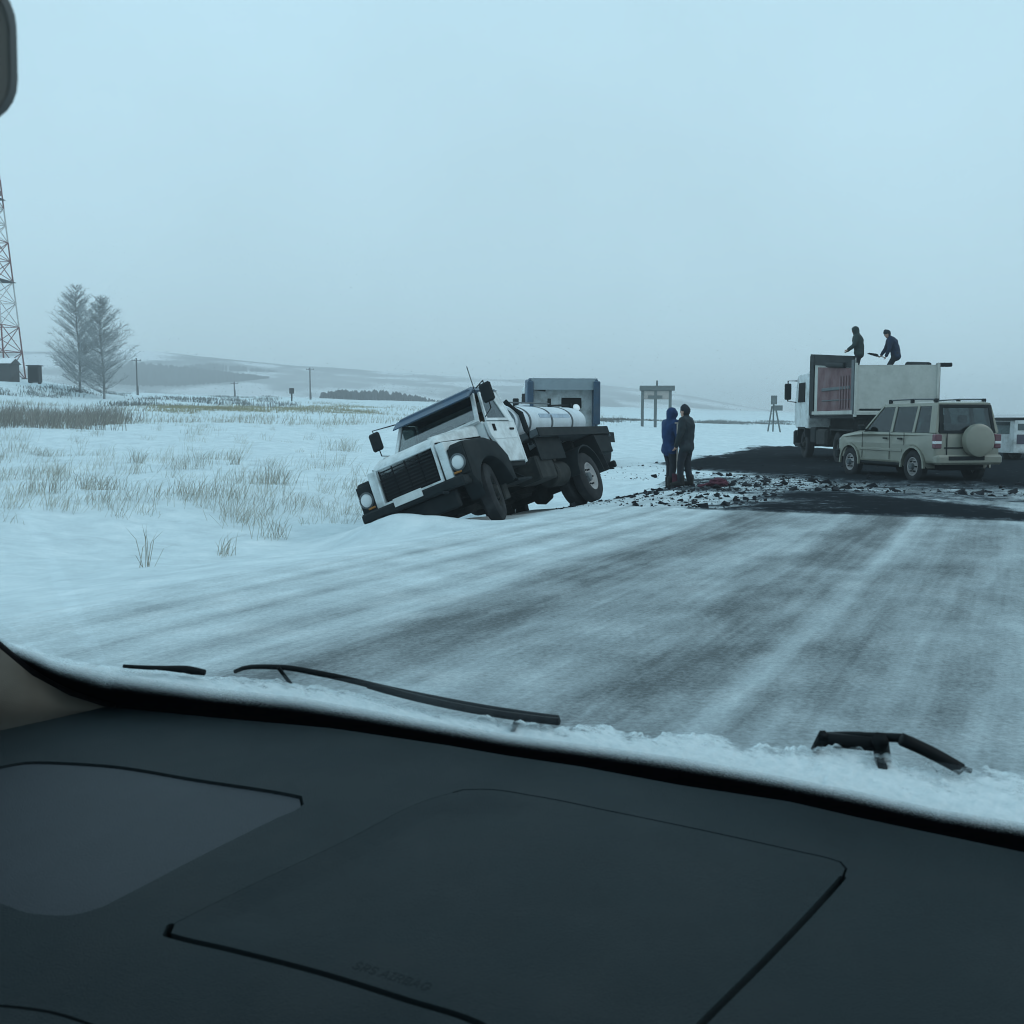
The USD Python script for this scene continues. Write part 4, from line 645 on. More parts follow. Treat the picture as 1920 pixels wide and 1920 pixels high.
obj('subframe', [box(-.1, 7.9, y - .05, y + .05, .95, 1.2) for y in (-.42, .42)] + [box(-.12, 0, -1.1, 1.1, .95, 1.1, .01), box(.0, 5.3, -.55, .55, 1.2, 1.46)], M['frame'], dt, kind='stuff')
obj('cab', prism([(5.75, 1.10), (7.62, 1.10), (7.86, 1.25), (7.88, 1.9), (7.55, 2.95), (7.35, 3.06), (5.75, 3.06)], -1.22, 1.22, .06), M['white'], dt, smooth=35)
obj('cab_windscreen', plate([(7.895, -1.05, 1.98), (7.895, 1.05, 1.98), (7.60, 1.0, 2.86), (7.60, -1.0, 2.86)], .02), M['void'], dt, smooth=False)
obj('roof_fairing', hull([(5.8, -1.1, 3.05), (5.8, 1.1, 3.05), (7.3, -1.1, 3.05), (7.3, 1.1, 3.05), (5.8, -1.0, 3.2), (5.8, 1.0, 3.2), (6.2, -.95, 3.2), (6.2, .95, 3.2)]), M['white'], dt)
obj('cab_bumper', box(7.75, 8.0, -1.22, 1.22, .45, 1.02, .06), M['dark'], dt)
for x in (.95, 2.30, 6.7): obj('axle', cyl((x, -1, .52), (x, 1, .52), .08), M['frame'], dt)
obj('hinge_bar', box(-.02, .12, -1.62, -1.18, 3.0, 3.12, .02), M['dark'], dt)
nx, ny = np.linspace(.08, 5.34, 60), np.linspace(-1.19, 1.19, 30)
def load(x, y): return np.stack([x, y, 2.25 + .62 * np.exp(-((x - 4.0) / 1.6) ** 2) * np.cos(y * .6) + .35 * (meshkit.fbm(np.stack([x * 2.2, y * 2.2, 0 * x], -1), 4, 44) - .5)], -1)
lw = facing_up(sheet(nx, ny, load)); lv_ = np.array(lw.vertices); lwx = lv_[:, :2] - 0; lv_ = np.column_stack([o3[0] + lwx[:, 0] * dh[0] + lwx[:, 1] * dl[0], o3[1] + lwx[:, 0] * dh[1] + lwx[:, 1] * dl[1], lv_[:, 2]])
obj('coal_load', trimesh.Trimesh(lv_, lw.faces, process=False), M['coal'], smooth=False, label='heap of black coal inside the dump truck body', cat='coal', kind='stuff')
def in_truck(x, y): return np.append(o3 + x * dh + y * dl, load(np.array(x), np.array(y))[2])

# ------------------------------------------------------------------ white tractor cab seen from behind, beyond the tank truck
B = -8.0; B2h = arr(math.sin(math.radians(B)), math.cos(math.radians(B))); B2l = arr(-B2h[1], B2h[0]); c4 = at(1052, 790, 36.8)[:2]
z4 = float(ground_z(c4[0], c4[1])) 
wt = thing('tractor_truck', 'white tractor truck cab with grey roof spoiler behind the tank truck', 'truck', (c4[0], c4[1], z4), heading(B))
Z4 = z4
obj('cab', prism([(.05, .95), (1.85, .95), (2.1, 1.15), (2.1, 1.75), (1.75, 2.62), (1.55, 2.70), (.05, 2.70)], -1.14, 1.14, .06), M['white'], wt, smooth=35)
for y in (-1.17, 1.17): obj('side_deflector', box(-.45, .40, y - .05, y + .05, 1.0, 2.92, .03), M['blue'], wt); obj('deflector_edge', box(-.55, -.40, y - .11, y + .11, 1.35, 2.85, .03), M['blue'], wt)
obj('roof_spoiler', hull([(-.42, -1.2, 2.55), (-.42, 1.2, 2.55), (-.42, -1.2, 2.95), (-.42, 1.2, 2.95), (.3, -1.15, 2.92), (.3, 1.15, 2.92), (1.3, -1.0, 2.68), (1.3, 1.0, 2.68)]), M['grey'] if False else mat('grey_spoiler', (.20, .25, .28), .5, .08), wt)
obj('rear_window', box(.0, .04, -.72, -.02, 1.92, 2.28, .01), M['void'], wt); obj('rear_window_frame', frame4([(.03, -.80, 1.86), (.03, .06, 1.86), (.03, .06, 2.36), (.03, -.80, 2.36)], .06, .05), M['white'], wt)
obj('rear_slot', box(.0, .04, .36, .48, 1.86, 2.26, .01), M['dark'], wt)
obj('sun_flap', hull([(-.05, 1.12, 2.60), (-.05, .55, 2.60), (.04, .55, 2.50), (.04, 1.12, 2.56)]), M['dark'], wt)
for s_ in (1, -1):
    obj('side_window', plate([(.75, s_ * 1.152, 1.85), (1.65, s_ * 1.152, 1.85), (1.5, s_ * 1.152, 2.45), (.75, s_ * 1.152, 2.45)], .02), M['void'], wt, smooth=False)
    obj('mirror', box(1.72, 1.82, *sorted((1.24 * s_, 1.46 * s_)), 1.75, 2.3, .03), M['dark'], wt)
    for x in (1.0, -2.5): wheel(wt, (x, s_ * .98, .5), .5, .28, s_, .28, -.02 if x > 0 else -.08, dual=x < 0, rim_mat='frame')
    obj('mudguard', prism([(-3.1, .8), (-2.9, 1.12), (-2.1, 1.12), (-1.9, .8), (-1.97, .8), (-2.15, 1.06), (-2.85, 1.06), (-3.03, .8)], *sorted((.68 * s_, 1.2 * s_)), .01), M['dark'], wt)
obj('frame_rail', [box(-3.2, 1.9, y - .05, y + .05, .72, .96) for y in (-.4, .4)], M['frame'], wt, kind='stuff'); obj('coupling_plate', lathe([(.001, .0), (.45, .0), (.5, -.03), (.5, -.08), (.001, -.08)], (-2.4, 0, 1.08), (0, 0, 1), 28), M['frame'], wt, smooth=40)
obj('fuel_tank', box(-1.5, -.4, .55, 1.12, .45, .95, .08), M['grey'], wt)

# ------------------------------------------------------------------ low white van, half hidden at the picture's edge
c5 = at(1873, 830, 36.0)[:2]
wc = thing('van', 'low white van with dark roof edge half hidden behind the beige off-road car', 'van', (c5[0], c5[1], -.06), heading(84))
low5 = [(0, .36), (.55, .33)] + [(.95 + .37 * math.cos(q), .32 + .37 * math.sin(q)) for q in np.linspace(math.pi, 0, 9)] + [(3.0, .30)] + [(3.45 + .37 * math.cos(q), .32 + .37 * math.sin(q)) for q in np.linspace(math.pi, 0, 9)] + [(4.15, .36), (4.3, .5), (4.28, .8), (3.7, .92), (3.1, 1.47), (0.03, 1.47), (0, .9)]
obj('body', prism(low5, -.85, .85, .05), M['white'], wc, smooth=35)
obj('roof', prism([(-.02, 1.46), (3.12, 1.46), (3.0, 1.55), (.05, 1.55)], -.86, .86, .03), M['dark'], wc, smooth=35)
for s_ in (1, -1):
    for x0, x1 in ((.14, .42), (.60, 1.35), (1.45, 2.15), (2.25, 2.95)): obj('side_window', plate([(x0, s_ * .852, 1.12), (x1, s_ * .852, 1.12), (x1, s_ * .852, 1.34), (x0, s_ * .852, 1.34)], .012), M['vanpane'], wc, smooth=False)
    obj('side_panel', plate([(.12, s_ * .854, .66), (.64, s_ * .854, .66), (.64, s_ * .854, .98), (.12, s_ * .854, .98)], .014), M['plum'], wc, smooth=False, label='dark plum coloured panel on the rear side')
    for x in (.95, 3.45): wheel(wc, (x, s_ * .74, .32), .32, .2, s_, .2, -.01)
    obj('door_seam', box(1.40, 1.41, s_ * .848, s_ * .853, .45, 1.4), M['void'], wc)
obj('windscreen', plate([(3.72, .72, .95), (3.72, -.72, .95), (3.16, -.66, 1.44), (3.16, .66, 1.44)], .012), M['pane'], wc, smooth=False); obj('rear_window', plate([(.0, .6, 1.0), (.0, -.6, 1.0), (.02, -.58, 1.4), (.02, .58, 1.4)], .012), M['pane'], wc, smooth=False)

# ------------------------------------------------------------------ people
def person(label, group, loc, rotz, jacket, head='hood', lean=0.0, arms=None, knee=0.05, trousers='trouser', crouch=0.0):
    """a standing adult, x forward: one continuous body under jacket, trousers, boots and headgear"""
    t = thing('person', label, 'person', loc, rotz, group)
    hz = .95 - crouch; hip = arr(-.28 * lean, 0, hz); L = lean
    up = arr(math.sin(L), 0, math.cos(L)); chest = hip + up * .36; neck = hip + up * .55 + arr(.01, 0, 0)
    hu = arr(math.sin(L * 1.25), 0, math.cos(L * 1.25)); hd = neck + hu * .15 + arr(.03, 0, 0)
    sh = {s_: neck + arr(0, .19 * s_, -.055) for s_ in (1, -1)}
    hipj = {s_: hip + arr(0, .10 * s_, -.04) for s_ in (1, -1)}
    foot = {s_: arr(.02 + .06 * s_, .12 * s_, .085) for s_ in (1, -1)}
    kn = {s_: (hipj[s_] + foot[s_]) / 2 + arr(knee + crouch * .7, 0, .03) for s_ in (1, -1)}
    arms = arms or {}
    el, wr = {}, {}
    for s_ in (1, -1):
        e_, w_ = arms.get(s_, ((.02, .07 * s_, -.29), (.10, -.01 * s_, -.26))); el[s_] = sh[s_] + arr(*e_); wr[s_] = el[s_] + arr(*w_)
    bh = ball_hull
    fw = np.cross(arr(0, 1, 0), hu)              # where the face looks
    skull = [bh((hd + arr(0, 0, .0), .092), (hd + hu * .035 - fw * .02, .095), (hd - hu * .06 + fw * .025, .070)), bh((hd - hu * .085 + fw * .045, .038), (hd - hu * .04 + fw * .03, .06)), bh((hd - hu * .02 + fw * .095, .016), (hd + hu * .015 + fw * .088, .010))]
    skull += [bh((hd - hu * .01 + arr(0, .09 * s_, 0), .018), (hd - hu * .035 + arr(0, .088 * s_, 0), .012)) for s_ in (1, -1)]
    bones = skull + [bh((neck - up * .04, .06), (hd - hu * .07, .052)), bh((chest, .14), (neck - up * .10, .11)), bh((hip, .13), (chest, .14))]
    for s_ in (1, -1):
        bones += [bh((sh[s_], .058), (el[s_], .042)), bh((el[s_], .042), (wr[s_], .028)), bh((neck - up * .08, .07), (sh[s_], .058)), bh((hipj[s_], .085), (kn[s_], .055)), bh((kn[s_], .055), (foot[s_], .04)), bh((foot[s_], .04), (foot[s_] + arr(.17, .02 * s_, -.05), .03))]
        d = wr[s_] - el[s_]; d /= np.linalg.norm(d); side = np.cross(d, arr(1, 0, .01)); side /= np.linalg.norm(side); nrm = np.cross(side, d)
        palm = wr[s_] + d * .075; bones.append(bh((wr[s_], .026), (palm + side * .026, .016), (palm - side * .026, .016)))
        for q, ln in ((-1.5, .8), (-.5, 1.0), (.5, 1.05), (1.5, .92)):
            a = palm + side * q * .017; m_ = a + (d * .035 + nrm * .012) * ln; bones += [bh((a, .0095), (m_, .009)), bh((m_, .009), (m_ + (d * .012 + nrm * .03) * ln, .008))]
        bones += [bh((wr[s_] + d * .03 - side * .026, .012), (wr[s_] + d * .065 - side * .05, .0095)), bh((wr[s_] + d * .065 - side * .05, .0095), (wr[s_] + d * .095 - side * .045 + nrm * .012, .008))]
    bd = obj('body', soften(union(bones), .03, 3), M['skin'], t, smooth=True)
    obj('eyes', [trimesh.Trimesh(hd + hu * .012 + fw * .082 + arr(0, .032 * s_, 0) + SPH * .011, trimesh.creation.icosphere(1).faces, process=False) for s_ in (1, -1)], M['void'], bd, kind='stuff')
    jk = [bh((hip - arr(0, 0, .10), .165), (hip + up * .1, .165)), bh((hip + up * .08, .165), (chest, .19)), bh((chest, .19), (neck - up * .10, .16), (sh[1] - arr(0, .02, .02), .10), (sh[-1] + arr(0, .02, -.02), .10)), bh((neck - up * .08, .12), (neck + hu * .02, .085))]
    for s_ in (1, -1): jk += [bh((sh[s_], .095), (el[s_], .072)), bh((el[s_], .072), (wr[s_], .052)), bh((hipj[s_] + arr(0, .02 * s_, -.06), .12), (hip + up * .1, .14))]
    j = soften(union(jk), .035, 6); v = np.array(j.vertices); v += np.array(j.vertex_normals) * ((meshkit.fbm(v * 9, 3, 61) - .5) * .03)[:, None]; obj('jacket', trimesh.Trimesh(v, j.faces, process=False), M[jacket], t, smooth=True)
    tr = [bh((hip, .14), (hip - arr(0, 0, .08), .14))]
    for s_ in (1, -1): tr += [bh((hipj[s_], .115), (kn[s_], .082)), bh((kn[s_], .082), (foot[s_] + arr(0, 0, .05), .07))]
    obj('trousers', soften(union(tr), .035, 6), M[trousers], t, smooth=True)
    for s_ in (1, -1): obj('boot', soften(union([bh((foot[s_] + arr(-.03, 0, .12), .068), (foot[s_] + arr(-.03, 0, -.02), .06)), bh((foot[s_] + arr(-.06, 0, -.045), .04), (foot[s_] + arr(-.02, 0, .0), .058), (foot[s_] + arr(.19, .02 * s_, -.045), .042))]), .03, 4), M['boot'], t, smooth=True)
    for s_ in (1, -1):
        d = wr[s_] - el[s_]; d /= np.linalg.norm(d); obj('glove_cuff', cyl(wr[s_] - d * .03, wr[s_] + d * .03, .045, .038, 12), M['glove'], t, smooth=40)
    if head == 'hood':
        h = union([bh((hd + hu * .03 - fw * .02, .125), (hd - hu * .04 - fw * .03, .115), (hd + fw * .02, .115)), bh((hd - hu * .07 - fw * .02, .11), (neck + hu * .0, .11))]) - bh((hd + fw * .10, .085), (hd + fw * .25, .10), (hd - hu * .06 + fw * .1, .06))
        obj('hood', soften(h, .025, 4), M[jacket], t, smooth=True)
    else:
        h = union([bh((hd + hu * .05 - fw * .01, .105), (hd + hu * .02 - fw * .03, .105)), bh((hd + hu * .10, .07), (hd + hu * .06, .1))]) - m3.Manifold.hull_points((hd + SPH[:, :1] * 0 + np.array([fw * a + arr(0, b, 0) + hu * c for a in (.02, .3) for b in (-.2, .2) for c in (-.25, .0)])[:, None].reshape(-1, 1, 3).repeat(1, 1).reshape(-1, 3)) if False else np.array([hd + fw * a + arr(0, b, 0) + hu * c for a in (.03, .3) for b in (-.2, .2) for c in (-.25, .015)]))
        obj('hat', soften(h, .025, 4), M['jdark'] if jacket != 'jdark' else M['trouser'], t, smooth=True)
        obj('hair', soften(bh((hd + hu * .02 - fw * .03, .1), (hd - hu * .03 - fw * .03, .085)), .03, 2), M['boot'], t, smooth=True)
    return t, wr
def gz(p): return float(ground_z(p[0], p[1]))
pa = at(1255, 907, 23.6); pb = at(1286, 905, 23.3)
person('person in a blue hooded jacket standing by the roadside behind the tank truck', None, (pa[0], pa[1], gz(pa)), heading(62), 'jblue', 'hood', .04)
person('person in a dark jacket and hat standing beside the one in blue', None, (pb[0], pb[1], gz(pb)), heading(-58), 'jdark', 'hat', .03)
# spade held upright between the two, blade on the ground
ps = at(1270, 902, 23.3); g0 = gz(ps)
sd = thing('spade', 'spade with pale handle and reddish blade upright between the two roadside people', 'spade', (ps[0], ps[1], g0), heading(0))
obj('handle', tube([(0, 0, .28), (0, .005, .8), (.01, .01, 1.42)], .019, 8), M['wood'], sd, smooth=True); obj('grip', bar((.01, -.05, 1.42), (.01, .07, 1.42), .03), M['wood'], sd)
bg = sheet(np.linspace(-.11, .11, 9), np.linspace(0, .30, 8), lambda u, v: np.stack([.10 * (u / .11) ** 2 * .25 + .02 * np.sin(v * 8), u * (1 - .45 * sm(.2, .0, v) if False else 1 - .4 * np.clip((.1 - v) / .1, 0, 1) ** 2), v], -1)); bg2 = bg.copy(); bg2.apply_translation((.006, 0, 0)); bg2.invert()
obj('blade', [bg, bg2], M['redcloth'], sd, smooth=True)
# on the load of the dump truck
def spade_at(label, p0, p1, w=.24):
    p0, p1 = arr(*p0), arr(*p1); d = (p1 - p0) / np.linalg.norm(p1 - p0); a = np.cross(d, [0, 0, 1.0]); a /= np.linalg.norm(a); n = np.cross(a, d)
    t = thing('shovel', label, 'shovel', p0); obj('handle', tube([arr(0, 0, 0), (p1 - p0) * .5 + n * .02, p1 - p0], .018, 8), M['wood'], t, smooth=True)
    c = p1 - p0; obj('blade', hull([c + a * (u * w / 2) + d * q + n * z for q, z0, k in ((0, .0, .8), (.12, .05, 1), (.33, .03, .9)) for u in (-k, k) for z in (z0 - .015, z0 + .01)] + [c + d * .02 + n * .07]), M['dark'], t); return t
def on_load(px, x):
    """a spot on the coal, x metres from the tailgate, straight under the photograph's column px"""
    best = min(np.linspace(-1.1, 1.1, 221), key=lambda y: abs((lambda q: 960 + FPX * q[0] / (q - CAMP) .dot(FWD))(in_truck(x, y)) - px)); return in_truck(x, best)
q1 = on_load(1607, 4.2); q2 = on_load(1709, 3.9)
person('person in a dark green jacket standing upright on the dump truck coal', None, (q1[0], q1[1], q1[2] - .05), heading(-75), 'jgreen', 'hood', .16, {1: ((.06, .06, -.28), (.20, -.08, -.14)), -1: ((.07, -.05, -.28), (.19, .08, -.17))})
p_, w_ = person('person in a navy jacket bending to shovel coal on the dump truck', None, (q2[0], q2[1], q2[2] - .06), heading(-80), 'jnavy', 'hat', .38, {1: ((.05, .04, -.29), (.08, -.06, -.26)), -1: ((.08, -.04, -.28), (.15, .07, -.21))}, .10, crouch=.05)
hb = arr(math.sin(math.radians(-80)), math.cos(math.radians(-80))); hl = arr(-hb[1], hb[0])
def pw(v): return arr(q2[0] + v[0] * hb[0] + v[1] * hl[0], q2[1] + v[0] * hb[1] + v[1] * hl[1], q2[2] - .06 + v[2])
w0, w1 = pw(w_[1] + arr(.05, 0, -.06)), pw(w_[-1] + arr(.05, 0, -.06)); sp_end = at(1646, 668, float((w0 - CAMP) @ FWD))
spade_at('dark bladed shovel held out by the bending person on the coal', w0 + (w0 - sp_end) * .12, sp_end)

# ------------------------------------------------------------------ coal on the road, loose lumps, cloth
def coal_sheet(s0, s1, t0, t1, edge, hgt, seed, lab, n=(150, 150), k=1.0, up=.0):
    def parts(u, v):
        s, t = s0 + (s1 - s0) * u, t0 + (t1 - t0) * v; xy = s[..., None] * HV + t[..., None] * LV; p = np.stack([s, t, 0 * s], -1)
        return xy, p, edge(s, t) * k + (meshkit.fbm(p * (.8, .8, 1), 4, seed) - .5) * 1.6
    def fn(u, v):
        xy, p, e = parts(u, v)
        return np.stack([xy[..., 0], xy[..., 1], ground_z(xy[..., 0], xy[..., 1]) - .03 + up + (.034 + hgt * meshkit.fbm(p * 3.1, 5, seed + 3) * sm(-.1, .8, e)) * sm(-1.5, -1.0, e)], -1)
    g = facing_up(sheet(np.linspace(0, 1, n[0]), np.linspace(0, 1, n[1]), fn)); U, V = np.meshgrid(np.linspace(0, 1, n[0]), np.linspace(0, 1, n[1]), indexing='ij')
    o = obj('coal_spill', g, coal_snow, smooth=True, label=lab, cat='coal', kind='stuff')
    UsdGeom.PrimvarsAPI(UsdGeom.Mesh(o)).CreatePrimvar('dust', Sdf.ValueTypeNames.FloatArray, 'vertex').Set(Vt.FloatArray.FromNumpy(np.clip(parts(U, V)[2].ravel() * .5 + .5, 0, 1).astype(np.float32)))
coal_snow = usdkit.material(stage, '/World/Looks/coal_with_snow', {'g': ('geometry', {}), 'a': ('attribute', {'attribute': 'dust'}), 'n': ('noise_texture', {'scale': 2.6, 'detail': 9.0, 'roughness': 0.76}), 'nm': ('math', {'math_type': 'multiply_add', 'value2': -2.2, 'value3': 1.1}), 'ad': ('math', {'math_type': 'add'}),
    'r': ('rgb_ramp', {'ramp': [(0.45, (.10, .115, .125)), (0.62, (.034, .040, .046)), (0.85, (.013, .016, .019))]}), 'al': ('map_range', {'range_type': 'smoothstep', 'from_min': .30, 'from_max': .80, 'to_min': 0.0, 'to_max': .96, 'clamp': True}),
    'n2': ('noise_texture', {'scale': 18.0, 'detail': 4.0}), 'b': ('bump', {'strength': .7, 'distance': .04}), 'p': ('diffuse_bsdf', {}), 't': ('transparent_bsdf', {}), 'm': ('mix_closure', {})},
    [('g.position', 'n.vector'), ('n.fac', 'nm.value1'), ('nm.value', 'ad.value1'), ('a.fac', 'ad.value2'), ('ad.value', 'r.fac'), ('ad.value', 'al.value'), ('r.color', 'p.color'), ('g.position', 'n2.vector'), ('n2.fac', 'b.height'), ('b.normal', 'p.normal'),
     ('al.result', 'm.fac'), ('t.BSDF', 'm.closure1'), ('p.BSDF', 'm.closure2')], surface='m.closure')
coal_sheet(15.6, 23.5, -3.4, 7.6, lambda s, t: np.minimum(np.minimum((s - 16.5) * 5, (np.interp(t, [-3.4, -.4, .6, 1.6, 2.5, 3.8, 5], [17.4, 17.6, 19.2, 20.4, 21.2, 21.4, 20.0]) - s) * .8), np.minimum((4.3 - t) * .7, (t + .6) * 1.4)), .05, 71, 'black coal band spread straight across the road before the off-road car', (190, 190), 1.0, .006)
coal_sheet(22.0, 52.0, -3.6, 12.6, lambda s, t: np.minimum(np.minimum((s - np.interp(t, [-3, 0, 2, 4, 6, 9, 12], [25.5, 24.2, 24.0, 25.4, 27, 31, 36])) * .8, 50 - s), np.minimum(11 - t, t + 2.6)), .08, 72, 'black coal covering the road under the dump truck and off-road car', (190, 150), 1.0, .007)
coal_sheet(20.2, 27.5, -3.6, 8.0, lambda s, t: np.minimum(np.minimum(s - 20.6, 27.2 - s) * .8, np.minimum(7.6 - t, t + 3.2) * .7).clip(-3, -.05) + .1, .02, 73, 'thin scatter of coal dust over the snowy road between band and vehicles', (150, 170), 1.0, .0)
lumps = []
base_l = [hull(np.random.default_rng(k).normal(size=(9, 3)) * (1, 1, .7)) for k in range(6)]
pts = []
while len(pts) < 2600:
    r = rng.random()
    if r < .45: s, t = rng.uniform(16.5, 27), rng.normal(5.2, 1.5)
    elif r < .8: s, t = rng.uniform(20.5, 27), rng.uniform(-2.5, 7)
    else: s, t = rng.uniform(26, 42), rng.uniform(3, 12)
    if t > 8.2 and s < 26 or (s < 21.5 and t < 3.9): continue
    pts.append((s, t, min(.075, .010 * (1 / max(.02, rng.random())) ** .58)))
for s, t, k in pts:
    x, y = from_st(s, t); b = base_l[rng.integers(6)]; a = rng.uniform(0, 6.28); c, s_ = math.cos(a), math.sin(a)
    v = b.vertices * k * .75; lumps.append((np.column_stack([v[:, 0] * c - v[:, 1] * s_ + x, v[:, 0] * s_ + v[:, 1] * c + y, v[:, 2] + gz((x, y)) + .3 * k]), b.faces))
def merge(vf):
    n = 0; V, Fa = [], []
    for v, f in vf: V.append(v); Fa.append(np.asarray(f) + n); n += len(v)
    return trimesh.Trimesh(np.vstack(V), np.vstack(Fa), process=False)
obj('coal_lumps', merge(lumps), M['coal'], smooth=False, label='loose coal lumps scattered over the snowy shoulder and road', cat='coal', kind='stuff')
pr = at(1346, 911, 22.4); ct = thing('red_bundle', 'crumpled dark red cloth bundle on the snow beside the coal', 'cloth', (pr[0], pr[1], gz(pr)), heading(0))
ic = trimesh.creation.icosphere(4); v = ic.vertices * (.17, .20, .10); v = v * (1 + .9 * (meshkit.fbm(ic.vertices * 2.2, 4, 81) - .5))[:, None]; obj('cloth', trimesh.Trimesh(v + arr(0, 0, .08), ic.faces, process=False), M['redcloth'], ct, smooth=True)
obj('strap', tube([(.05, .15, .08), (-.08, .32, .04), (-.2, .45, .03), (-.3, .40, .03)], .024, 8), M['redcloth'], ct, smooth=True)

# ------------------------------------------------------------------ vegetation, far things
def spot(px, py):
    q = hit(px, py, lambda x, y: ground_z(x, y, False), 4, 700, 500); q[2] = float(ground_z(q[0], q[1])); return q
def blades(P, n, h, lean, w, spread, seed, wind=(0.55, 0.15)):
    """dry stems rising from the points P: each a narrow bent blade of three-sided section"""
    r = np.random.default_rng(seed); P = np.repeat(np.asarray(P, float), n, 0); k = len(P)
    H = np.repeat(np.broadcast_to(h, (k // n,)), n) * r.uniform(.45, 1.1, k); base = P + np.column_stack([r.normal(size=(k, 2)) * np.repeat(np.broadcast_to(spread, (k // n,)), n)[:, None], np.zeros(k)])
    base[:, 2] = ground_z(base[:, 0], base[:, 1]) - .02
    d = r.normal(size=(k, 2)) * lean + np.array(wind) * lean * 1.2; W = np.repeat(np.broadcast_to(w, (k // n,)), n) * r.uniform(.6, 1.3, k)
    mid = base + np.column_stack([d * H[:, None] * .35, H * .6]); tip = base + np.column_stack([d * H[:, None], H * (1 - .25 * np.minimum(1, np.hypot(*d.T)))])
    a = r.uniform(0, 2 * np.pi, k); off = [np.column_stack([np.cos(a + q), np.sin(a + q), 0 * a]) * W[:, None] / 2 for q in (0, 2.1, 4.2)]
    V = np.stack([base + o for o in off] + [mid + o * .9 for o in off] + [tip], 1).reshape(-1, 3)
    f0 = np.array([[0, 1, 4], [0, 4, 3], [1, 2, 5], [1, 5, 4], [2, 0, 3], [2, 3, 5], [3, 4, 6], [4, 5, 6], [5, 3, 6]])
    return trimesh.Trimesh(V, (np.arange(k)[:, None, None] * 7 + f0).reshape(-1, 3), process=False)
def scatter(pxr, pyr, n, seed, dens=None):
    r = np.random.default_rng(seed); out = []
    while len(out) < n:
        px, py = r.uniform(*pxr), r.uniform(*pyr)
        if dens is not None and r.random() > dens(px, py): continue
        q = spot(px, py)
        s, t = road_st(q[0], q[1])
        if t < 7.6 and s < 24 or np.hypot(q[0], q[1]) > 400: continue
        out.append(q)
    return np.array(out)
# weeds over the near field
g1 = scatter((-250, 700), (795, 985), 330, 91, lambda x, y: .25 + .75 * float(meshkit.noise(np.array([x / 90, y / 22, 0]), 5)) ** 2)
obj('dry_grass', merge([(m.vertices, m.faces) for m in (blades(g1[:200], 16, np.random.default_rng(1).uniform(.2, .6, 200), .6, .0065, .14, 92), blades(g1[200:240], 40, np.random.default_rng(2).uniform(.3, .7, 40), .55, .0065, .28, 93))]), M['straw'], smooth=False, label='dry frosted weeds poking through the snow of the roadside field', cat='dry grass', kind='stuff')
g2 = scatter((-200, 1130), (752, 800), 420, 94, lambda x, y: .3 + .7 * float(meshkit.noise(np.array([x / 120, y / 9, 0]), 6)))
dd = np.hypot(g2[:, 0], g2[:, 1]); obj('far_weeds', blades(g2[:230], 24, np.random.default_rng(3).uniform(.25, .7, 230), .5, np.clip(dd[:230] * .00035, .010, .05), np.clip(dd[:230] * .012, .3, 1.6), 95), M['straw'], smooth=False, label='thin dry weeds far out over the snowy field', cat='dry grass', kind='stuff')
g3 = scatter((-120, 225), (778, 812), 120, 96)
obj('brown_reeds', blades(g3[:85], 30, np.random.default_rng(4).uniform(.5, 1.25, 85), .35, .024, .5, 97), M['reed'], smooth=False, label='dense band of brown reeds below the snow bank and trees', cat='reeds', kind='stuff')
g4 = scatter((300, 690), (763, 774), 260, 98)
obj('yellow_grass', blades(g4[:150], 30, .35, .5, .045, 1.3, 99), M['straw_yellow'], smooth=False, label='strip of yellowish dry grass across the far field', cat='dry grass', kind='stuff')
# a few single tall weed clumps that stand out
clumps = [((518, 902), .62, 70, .24, 'taller frosted weed clump nearest the front of the tank truck'), ((440, 868), .55, 30, .10, 'narrow upright weed clump in the middle of the field'), ((258, 865), .6, 30, .12, 'small weed clump in the snow below the band of reeds'), ((180, 915), .5, 60, .20, 'dense weed clump in the near field below the trees'), ((75, 925), .55, 50, .22, 'ragged weed clump in the near field towards the windscreen pillar'), ((425, 1042), .38, 16, .10, 'sparse weed clump by the snowy road edge'), ((270, 1060), .55, 7, .05, 'lone thin stalk standing in smooth snow near the road'), ((510, 1010), .5, 26, .14, 'loose weed clump between the truck and the snowy shoulder'), ((640, 842), .7, 60, .35, 'bushy weed clump on the rise behind the tank truck front'), ((385, 930), .5, 90, .40, 'broad weed patch, the widest in the near field')]
for i, ((px, py), h, n, sp_, lab) in enumerate(clumps):
    q = spot(px, py); m = blades([q], int(n * 1.4), h, .5, .009, sp_, 200 + i); m = trimesh.Trimesh(m.vertices - q, m.faces, process=False)
    t = thing('weed_clump', lab, 'weed', q); obj('stems', m, M['straw'], t, smooth=False, kind='stuff')

